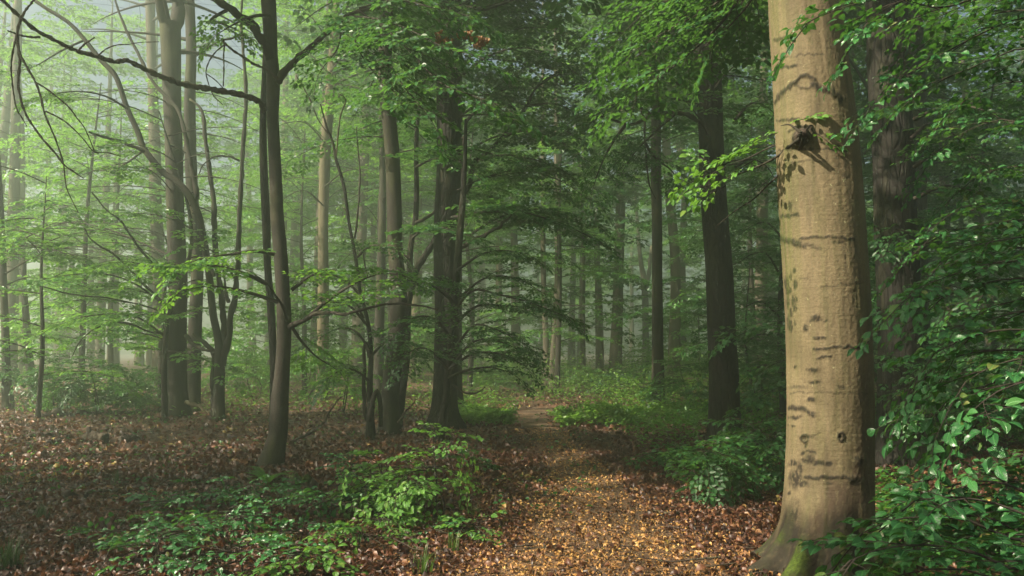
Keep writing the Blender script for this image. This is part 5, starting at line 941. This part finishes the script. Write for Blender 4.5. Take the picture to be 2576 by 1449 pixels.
grass(205, 1165, .14, 50, 'small grass tuft by the thin fallen branch farther back', 4, 'grass_dark'); grass(728, 1378, .15, 70, 'yellow arching grass tuft in the seedling patch', 5, 'grass_yellow', .009, .9); grass(1066, 1446, .24, 46, 'tall fresh grass tuft at the near edge of the litter', 6, 'grass', .007); grass(1142, 1392, .2, 34, 'fresh grass tuft between the sprig and the tall grass', 7, 'grass', .006, .4)
grass(1195, 1300, .18, 30, 'thin grass tuft behind the path-edge sprig', 8, 'grass', .004); grass(10, 1225, .22, 50, 'dark grass tuft at the left edge', 9, 'grass_dark'); grass(885, 1310, .15, 24, 'wispy grass tuft left of the bushy sapling', 10, 'grass', .004); grass(640, 1335, .12, 20, 'wispy grass beside the yellow tuft', 11, 'grass', .004); grass(960, 1205, .16, 30, 'grass tuft in the shade behind the bushy sapling', 12, 'grass_dark', .005); grass(1010, 1335, .16, 24, 'grass blades between two saplings', 13, 'grass', .004)
def log(pts, label, r, name='fallen_branch', cat='branch', mat='dead', side=(), lift=.02):
    pp = np.array([G(x, y)+[0, 0, lift] if len(t) == 0 else P(x, y, t[0]) for x, y, *t in pts])
    q = resample(pp, n=max(8, 7*len(pp))); rg = np.random.default_rng(int(abs(pp[0][0])*100))
    r *= 1.35; b = pp[0]*1.; rad = np.linspace(r, r*.45, len(q))*(1+rg.normal(0, .1, len(q)))
    e = thing(name, b, label, cat)
    V, Q, T = tube(q+rg.normal(0, r*.25, q.shape), rad, 9); mb = MB(); mb.add(V, Q, T); mb.build('stem', M[mat], e)
    for t, dx, dy, dz in side:
        k = int(t*(len(q)-1)); v = np.array([dx, dy, dz]); s_ = q[k]+v*np.linspace(0, 1, 5)[:, None]+rg.normal(0, .012, (5, 3))
        mb = MB(); mb.tube(s_, np.linspace(rad[k]*.5, .003, 5), 5); mb.build('side_twig', M[mat], e)
log([(155, 1259), (267, 1249), (333, 1239), (400, 1226), (470, 1220), (533, 1216)], 'long dark fallen branch lying behind the seedling patch', .04, side=((.3, -.2, .35, .12), (.6, .3, .3, .1)))
log([(277, 1243), (307, 1226), (333, 1199), (377, 1176)], 'forked fallen branch slanting away from the long dark one', .024, side=((.6, .25, .1, .1),))
log([(350, 1209), (423, 1196), (500, 1196), (583, 1199)], 'slim fallen branch lying level behind the long dark one', .026, side=((.4, .1, .3, .12), (.7, .3, -.2, .05)))
log([(205, 1168), (267, 1156), (333, 1148), (383, 1146)], 'fallen branch on open litter before the two broken log pieces', .032, side=((.5, -.2, .3, .05),))
log([(95, 1052), (233, 1046), (333, 1044), (410, 1036)], 'long low fallen log at the edge of the left thicket', .1, 'fallen_log', 'log', side=((.9, .3, -.4, .15),))
log([(533, 1237), (583, 1223), (650, 1223)], 'short dark branch near the foot of the fern', .035)
log([(73, 1100), (120, 1100), (165, 1099)], 'short log half sunk in litter on the left', .06, 'fallen_log', 'log')
log([(120, 1122), (150, 1112), (182, 1102)], 'short slanting branch beside the sunk log', .05)
log([(733, 1112, 14.), (800, 1076, 14.2), (833, 1029, 14.4), (848, 1010, 14.4), (858, 998, 14.5)], 'thin bare branch leaning up toward the crooked snag', .022)
log([(468, 1012, 19.2), (500, 1022, 19.), (530, 1041, 18.7)], 'pale broken stick leaning against the forked beech', .04, mat='bark_lit')
log([(1003, 1062, 16.), (1020, 1035, 15.8), (1042, 1013, 15.6)], 'bare twig sticking up right of the smooth brown trunk', .02, side=((.3, .35, 0, .08),))
log([(380, 1306), (350, 1330), (330, 1345)], 'short broken twig in the near left litter', .018)
log([(1640, 1292), (1690, 1296), (1740, 1292)], 'short pale stick lying right of the path', .012, mat='bark_lit')
log([(1230, 1268), (1180, 1275), (1120, 1283)], 'thin dark stick under the bushy sapling', .016)
log([(130, 1203), (90, 1215), (40, 1222)], 'thin dark stick at the left edge of the litter', .014)
for k, (x0_, y0_, x1_, y1_, r, lab) in enumerate(((216, 1112, 264, 1116, .13, 'dark crumbling stump piece, the larger of two on the litter'), (303, 1114, 350, 1112, .09, 'dark crumbling log piece, the smaller of two on the litter'))):
    a, b = G(x0_, y0_), G(x1_, y1_); rg = np.random.default_rng(k+60); n_ = 16
    u = np.linspace(-.04, 1.04, n_)[:, None]; ax_ = a*(1-u)+b*u+[0, 0, r*.55]; rr_ = r*(.75+.25*np.sin(np.linspace(.3, 2.9, n_)))[:, None]*(1+rg.normal(0, .12, (n_, 14)))
    V, Q, T = tube(ax_, rr_, 14); e = thing('tree_stump', a, lab, 'stump'); mb = MB(); mb.add(V, Q, T); mb.build('stem', M['dead'], e)
    mb = MB(); c = a*.8+b*.2+[0, 0, r]; mb.tube(np.array([c, c+[-.02, 0, r*.7], c+[-.06, .02, r*1.2]]), [r*.45, r*.35, .01], 8); mb.build('broken_end', M['dead'], e)
b = G(756, 1236); ns, nr = 40, 14; TH2, UU = np.meshgrid(np.arange(ns)*2*np.pi/ns, np.linspace(0, 1, nr))
rr_ = .19*(1.25-.75*UU**2)*(1+.25*(fbm(TH2*2.5, UU*3)-.5)*2); zz = .19*UU*(1+.35*(fbm(TH2*3+9, UU*0+2)-.5)*2)
V = np.stack([b[0]+rr_*np.cos(TH2), b[1]+rr_*np.sin(TH2), b[2]-.02+zz], -1).reshape(-1, 3); i = np.arange(nr-1)[:, None]*ns; j = np.arange(ns)[None]; jn = (j+1) % ns
Q = np.stack([i+j, i+jn, i+ns+jn, i+ns+j], -1).reshape(-1, 4); V = np.vstack([V, b+[0, 0, .13]]); T = [((nr-1)*ns+k, (nr-1)*ns+(k+1) % ns, len(V)-1) for k in range(ns)]
mo = np.concatenate([(np.clip((UU-.72)*5, 0, 1)*(fbm(TH2*2, UU*4+5) > .44)).ravel(), [.9]])
e = thing('tree_stump', b, 'low rotten stump with a yellow-green moss cap among the seedlings', 'stump'); mb = MB(); mb.add(V, Q, T, moss=mo); mb.build('stem', M['dead'], e)
# small mossy boulder-like root knob at the foot of the big beech
kn = P(2068, 1447, 5.3); kn[2] = float(H(kn[0], kn[1])); mb = MB(); ns, nr = 26, 12; TH2, UU = np.meshgrid(np.arange(ns)*2*np.pi/ns, np.linspace(0, 1.45, nr))
rr_ = .12*np.cos(UU)*(1+.2*(fbm(TH2*2, UU*2)-.5)); V = np.stack([kn[0]+rr_*np.cos(TH2), kn[1]+rr_*np.sin(TH2), kn[2]-.02+.13*np.sin(UU)], -1).reshape(-1, 3)
i = np.arange(nr-1)[:, None]*ns; j = np.arange(ns)[None]; jn = (j+1) % ns; mb.add(V, np.stack([i+j, i+jn, i+ns+jn, i+ns+j], -1).reshape(-1, 4), None, moss=np.clip(fbm(TH2*2+3, UU*3)*2.2-.2, 0, 1).ravel()); mb.build('root_knob', M['bark_dark'], big)

# ------------------------------------------------------------------ undergrowth: low greenery nobody could count
def undergrowth(name, label, n, dens_f, ylo, yhi, mat, size, hgt, power=1.3, seed=3, xs=.68):
    r = np.random.default_rng(seed); y = ylo+(yhi-ylo)*r.random(n)**power; x = (r.random(n)*2-1)*(y*xs+1)
    px = 1288+x/y*F*CT; k = r.random(n) < dens_f(px, y, x); x, y = x[k], y[k]
    pat = fbm(x*.55+3, y*.55+8, 4); k = r.random(len(x)) < np.clip((pat-.36)*4.5, 0, 1); x, y, pat = x[k], y[k], pat[k]; n = len(x)
    top = hgt(y)*np.clip((pat-.3)*3.2, .15, 1.5)*(.6+.8*vnoise(x*2.3, y*2.3))
    z = H(x, y)+top*(r.random(n)**.6)+.03
    d = np.stack([r.normal(0, 1, n), r.normal(0, 1, n), r.normal(-.2, .3, n)], 1); nn = np.stack([r.normal(0, .35, n), r.normal(0, .35, n), np.ones(n)], 1)
    mb = MB(); bake_leaves(mb, np.stack([x, y, z], 1), d, nn, size*r.uniform(.6, 1.25, n)*(1+.012*y), SH_HEX)
    tag(link(name, mb.mesh(name, M[mat])), label, None, None, 'stuff')
undergrowth('undergrowth', 'light green brambles and young growth filling the floor beyond the bend of the path', 150000, lambda px, y, x: np.where((px > 1140) & (px < 2050), 1., np.where((px > 560) & (px <= 1140), .5*smooth(17.5, 27, y), np.where(px <= 560, .2*smooth(18, 25, y)*(y < 36), .6)))*(on_path(x, y) > 1.1), 17.5, 60, 'leaf_under', .085, lambda y: .3+.85*smooth(20, 32, y), 1.9)
undergrowth('undergrowth', 'dark green low growth right of the path', 70000, lambda px, y, x: ((px > 1500+(18-y)*22) & (y > 9.5) & ~((px > 1745) & (px < 1895) & (y < 14.4) & (y > 11.4)))*1.0+((px > 2180) & (y > 5))*.8, 5, 20, 'leaf_young', .07, lambda y: .2+.3*smooth(9, 16, y), 1.1, 4)
undergrowth('undergrowth', 'scattered small green sprouts over the litter on the left', 9000, lambda px, y, x: (px < 1500)*.5, 8, 22, 'leaf_mid', .06, lambda y: .12+0*y, 1.2, 6)

mids = [(-10.5, 24, 9, 3.6, 'leafy beech spreading yellow-green tiers behind the dead limb'), (-14.5, 27, 11, 4., 'tall bright leafy beech at the misty left edge'), (-7.5, 29, 10, 3.8, 'bright leafy beech in the mist behind the forked trunk'), (-16.5, 33, 12, 4., 'bright leafy beech deep in the left mist, taller of two'), (-11., 36, 11, 4., 'bright leafy beech deep in the left mist, shorter of two'),
        (-4.2, 27, 10, 3.6, 'leafy beech in the mist behind the swaying trunk'), (-1.6, 30, 11, 3.8, 'leafy beech in the mist behind the smooth brown trunk'), (-5.8, 38, 12, 4., 'pale leafy beech in the bright misty opening'), (1.6, 29, 11, 3.6, 'leafy beech filling the gap above the stout flared trunk'), (3.2, 36, 13, 4., 'tall leafy beech above the path in the mist'), (9.2, 30, 11, 3.8, 'leafy beech in the mist behind the black trunk'), (6.6, 25, 9, 3.4, 'leafy beech in the mist between the black and the sunlit trunks'), (-8.2, 19, 7.5, 2.8, 'leafy young beech left of the forked trunk'), (-11.5, 19.5, 6., 2.8, 'leafy young beech on the left in front of the misty glow'), (13.5, 26, 10, 3.6, 'leafy beech behind the broad dark trunk'), (12.5, 20.5, 9.5, 3.8, 'tall leafy beech in the dark gap on the far right'), (17.5, 31, 12, 4.2, 'leafy beech deepest in the dark gap on the far right')]
for k, (x, y, h, L, lab) in enumerate(mids):
    pl_r = np.random.default_rng(500+k); zz = np.array([-.3, 0, h*.3, h*.6, h]); cx = x+pl_r.normal(0, .15, 5)*np.array([0, 0, 1, 1.5, 2]); pts = np.stack([cx, np.full(5, y), zz+float(H(x, y))], 1)
    V, Q, ax_, _ = trunk_mesh(pts, np.array([.1, .1, .08, .055, .015])*h/10, .3, 12, k, .3)
    pl = Plant(g0(x, y), 500+k); pl.cull = False
    pl.auto(ax_, .16*h, h*.98, int(2.8*h), L, 2 if y < 31 else 3, el=18, droop=.32, dens=.95 if y < 31 else 1.2, start=.15, r0=.018)
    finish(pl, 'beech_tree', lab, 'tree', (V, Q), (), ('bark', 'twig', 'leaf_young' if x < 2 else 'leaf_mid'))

forest_tree(23, [(20, 1030, 26), (15, 900, 20), (10, 750, 18), (5, 600, 16), (0, 480, 12), (-5, 380, 8)], 0, 'bright leafy beech at the left edge with low wide boughs', 77, flare=.3, sides=14, name='beech_tree', mats=('bark', 'twig', 'leaf_young'),
    boughs=[dict(p=[(5, 600), (90, 520), (190, 480), (290, 470), (380, 490)], d=23, dd=-1.5, lod=2, dens=1.3), dict(p=[(8, 640), (80, 590), (170, 560), (270, 560), (350, 590)], d=23, dd=-2.5, lod=2, dens=1.3), dict(p=[(10, 690), (100, 640), (200, 620), (300, 640), (380, 670)], d=23, dd=-1, lod=2, dens=1.2), dict(p=[(2, 540), (60, 470), (140, 440), (230, 430)], d=23, dd=1, lod=2, dens=1.3),
            dict(p=[(0, 480), (60, 420), (150, 390), (240, 400)], d=23, dd=-1, lod=2, dens=1.2), dict(p=[(10, 720), (60, 700), (140, 690), (220, 720)], d=23, dd=1, lod=2, dens=1.2), dict(p=[(0, 560), (-40, 520), (-90, 520)], d=23, dd=0, lod=2, dens=1.2), dict(p=[(5, 650), (50, 620), (110, 620), (190, 650)], d=22, dd=-3, lod=2, dens=1.2)])

# ------------------------------------------------------------------ the wood behind: far beeches in the mist
def far_variant(k, h, r0, zc, n, L, dens=1.15):
    r = np.random.default_rng(300+k); lean = r.normal(0, .03, 2)
    z = np.array([-.3, 0, h*.25, h*.5, h*.75, h]); pts = np.stack([lean[0]*z+r.normal(0, .05, 6)*h*.06, lean[1]*z, z], 1); rad = r0*np.array([1.1, 1.05, .85, .7, .45, .1])
    V, Q, ax_, _ = trunk_mesh(pts, rad, .4, 12, k, .6, .35)
    mb = MB(); mb.add(V, Q); tm = mb.mesh('trunk', M['bark_far'])
    pl = Plant((0, 0, 0), 300+k); pl.auto(ax_, zc, h*.99, n, L, 3, el=20, droop=.3, dens=dens, start=.12, r0=.024)
    fm, tw = pl.foliage_mb(); return tm, tw.mesh('twigs', M['twig']), fm.mesh('foliage', M['leaf_mid' if k % 2 else 'leaf_young'])
FAR = [far_variant(0, 23, .26, 6, 26, 4.6), far_variant(1, 25, .3, 8, 26, 5), far_variant(2, 21, .2, 5, 24, 4.2), far_variant(3, 24, .24, 10, 22, 4.8), far_variant(4, 18, .16, 4, 24, 3.8), far_variant(5, 23, .3, 8, 42, 6.6, 1.5), far_variant(6, 20, .26, 7, 40, 6., 1.5)]
LOW = [far_variant(10, 4.5, .05, .5, 18, 2.4), far_variant(11, 6.5, .07, .8, 22, 3), far_variant(12, 3.2, .04, .3, 14, 2.2), far_variant(13, 8, .09, 1.5, 22, 3.2)]
def blocks(x, y, z=9.):
    w_ = np.array([x, y, z])-np.array(UNDER); s_ = w_@SUN; return bool((((w_*w_).sum(1)-s_*s_ < 16) & (s_ > 3)).any())
def copy_far(var, name, loc, label, cat, group, rz, sc):
    e = thing(name, loc, label, cat, group); e.rotation_euler = (0, 0, rz); e.scale = (sc, sc, sc)
    for nm, me in zip(('trunk', 'twigs', 'foliage'), var): link(nm, me, e)
r = np.random.default_rng(77)
GAPS = [(470, 640, 999), (-80, 75, 50)]
n_far = 0
for k in range(400):
    d = 44+70*r.random()**.8; px = r.uniform(-150, 2730)
    if any(a < px < b for a, b, _ in GAPS) and r.random() < .85: continue
    if px < 650 and r.random() < .8: continue
    if abs(px-1390) < 60 and d < 60: continue
    x = (px-1288)/F*d
    copy_far(FAR[r.integers(0, 5) if px < 650 else 5+r.integers(0, 2)], 'beech_tree', (x, d, float(H(x, d))), 'grey beech fading into the mist deep in the wood', 'tree', 'far beeches fading into the mist', r.uniform(0, 6.28), r.uniform(.85, 1.15)); n_far += 1
    if n_far >= 40: break
n_low = 0
for k in range(300):
    d = 27+45*r.random(); px = r.uniform(-100, 2700)
    if any(a < px < b for a, b, _ in GAPS): continue
    if 1340 < px < 1450 and d < 40: continue
    if 1480 < px < 1530 and d < 44: continue
    if px < 480 and r.random() < .45: continue
    x = (px-1288)/F*d
    if blocks(x, d, 3.): continue
    v = LOW[r.integers(0, 4)]
    if 1150 < px < 1760: v = LOW[(0, 2)[r.integers(0, 2)]]
    copy_far(v, 'young_beech', (x, d, float(H(x, d))), 'low leafy beech of the misty understorey', 'tree', 'understorey beeches in the mist', r.uniform(0, 6.28), r.uniform(.8, 1.2)); n_low += 1
    if n_low >= 38: break

for k in range(60):
    d = 34+26*r.random(); px = r.uniform(-120, 1000)
    if 470 < px < 640 or 260 < px < 320: continue
    x = (px-1288)/F*d
    if blocks(x, d, 9.): continue
    copy_far(FAR[(0, 2, 4)[r.integers(0, 3)]], 'beech_tree', (x, d, float(H(x, d))), 'pale leafy beech in the bright mist on the left', 'tree', 'beeches in the bright mist on the left', r.uniform(0, 6.28), r.uniform(.95, 1.2)); n_low += 1
    if n_low >= 54: break
for px, d, v in ((1300, 40, 6), (1545, 39, 5), (1700, 36, 6), (1900, 34, 5), (2190, 38, 6), (2390, 30, 6), (2500, 36, 5), (740, 44, 6), (900, 36, 5), (1100, 46, 5), (960, 52, 6), (640, 58, 5), (255, 46, 0), (430, 58, 2), (170, 58, 0)):
    x = (px-1288)/F*d; copy_far(FAR[v], 'beech_tree', (x, d, float(H(x, d))), 'grey beech fading into the mist deep in the wood', 'tree', 'far beeches fading into the mist', r.uniform(0, 6.28), r.uniform(.9, 1.1))
rf = np.random.default_rng(88); mbw = MB(); nc = 1500; cxw = rf.uniform(-45, 125, nc); cyw = rf.uniform(112, 150, nc); czw = 26*rf.random(nc)**.9; nl = 45
pw = np.stack([np.repeat(cxw, nl)+rf.normal(0, 1.7, nc*nl), np.repeat(cyw, nl)+rf.normal(0, 1.7, nc*nl), np.abs(np.repeat(czw, nl)+rf.normal(0, .7, nc*nl))], 1)
bake_leaves(mbw, pw, rf.normal(0, 1, pw.shape)*[1, 1, .3], rf.normal(0, .5, pw.shape)+[0, 0, 1], .62, SH_HEX)
tag(link('far_wood', mbw.mesh('far_wood', M['leaf_mid'])), 'far leafy wood closing the view, dissolved in mist', None, None, 'stuff')

# beeches added beside, behind and above the view to block most of the sun
wood, leaves = MB(), MB()
pl = Plant((0, 0, 0), 401); pl.cull = True
for k, (x, y, z0_, z1_, L, n) in enumerate(((9, .5, 7, 15, 4.6, 24), (15, 18.5, 7, 17, 4.8, 24), (-13.5, 9.5, 7.5, 15, 4.4, 26), (-17.5, 13, 8, 16, 4.4, 26), (-14, 3, 7, 15, 4.6, 26), (-10, -1.5, 7, 15, 4.6, 26), (-7, -5, 7, 15, 4.6, 24), (-20, 2, 9, 18, 5, 26), (-3.5, -8, 7, 15, 4.6, 22), (-9., 7., 8, 15, 4.2, 24), (-3.5, -1.5, 8, 16, 4.4, 24), (10, 5, 7, 15, 4.6, 24), (13, 12, 7, 16, 4.6, 24), (9.5, 21, 8, 17, 4.6, 22), (3.5, 22, 9, 18, 4.6, 22), (-14, -8, 9, 18, 5, 24), (12, 27, 8, 18, 4.8, 22), (2.0, 12, 10, 17, 4.2, 20))):
    ax_ = np.array([[x, y, -.3], [x+.2, y, 5], [x, y+.2, z1_]]); V, Q, _, _ = trunk_mesh(ax_, np.array([.26, .22, .06]), .4, 14, k, .4)
    if y < 3 or abs(x) > .66*y+1.2: wood.add(V, Q)
    pl.auto(ax_, z0_, z1_, int(n*1.4), L*1.1, 3, el=22, droop=.28, dens=1.2, start=.1, r0=.05)
leaves, tw = pl.foliage_mb()
wd = tag(link('surrounding_wood', wood.mesh('surrounding_wood', M['bark'])), 'beech wood continuing on all sides with leafy crowns overhead', None, None, 'stuff')
tw.build('twigs', M['twig'], wd); leaves.build('foliage', M['leaf_mid'], wd)

cy = scene.cycles
cy.max_bounces = 7; cy.diffuse_bounces = 3; cy.glossy_bounces = 2; cy.transmission_bounces = 3; cy.volume_bounces = 2; cy.transparent_max_bounces = 4
cy.caustics_reflective = False; cy.caustics_refractive = False; cy.sample_clamp_indirect = 4.0
cy.use_denoising = True
try: cy.denoiser = 'OPENIMAGEDENOISE'; cy.denoising_input_passes = 'RGB_ALBEDO_NORMAL'
except Exception: pass
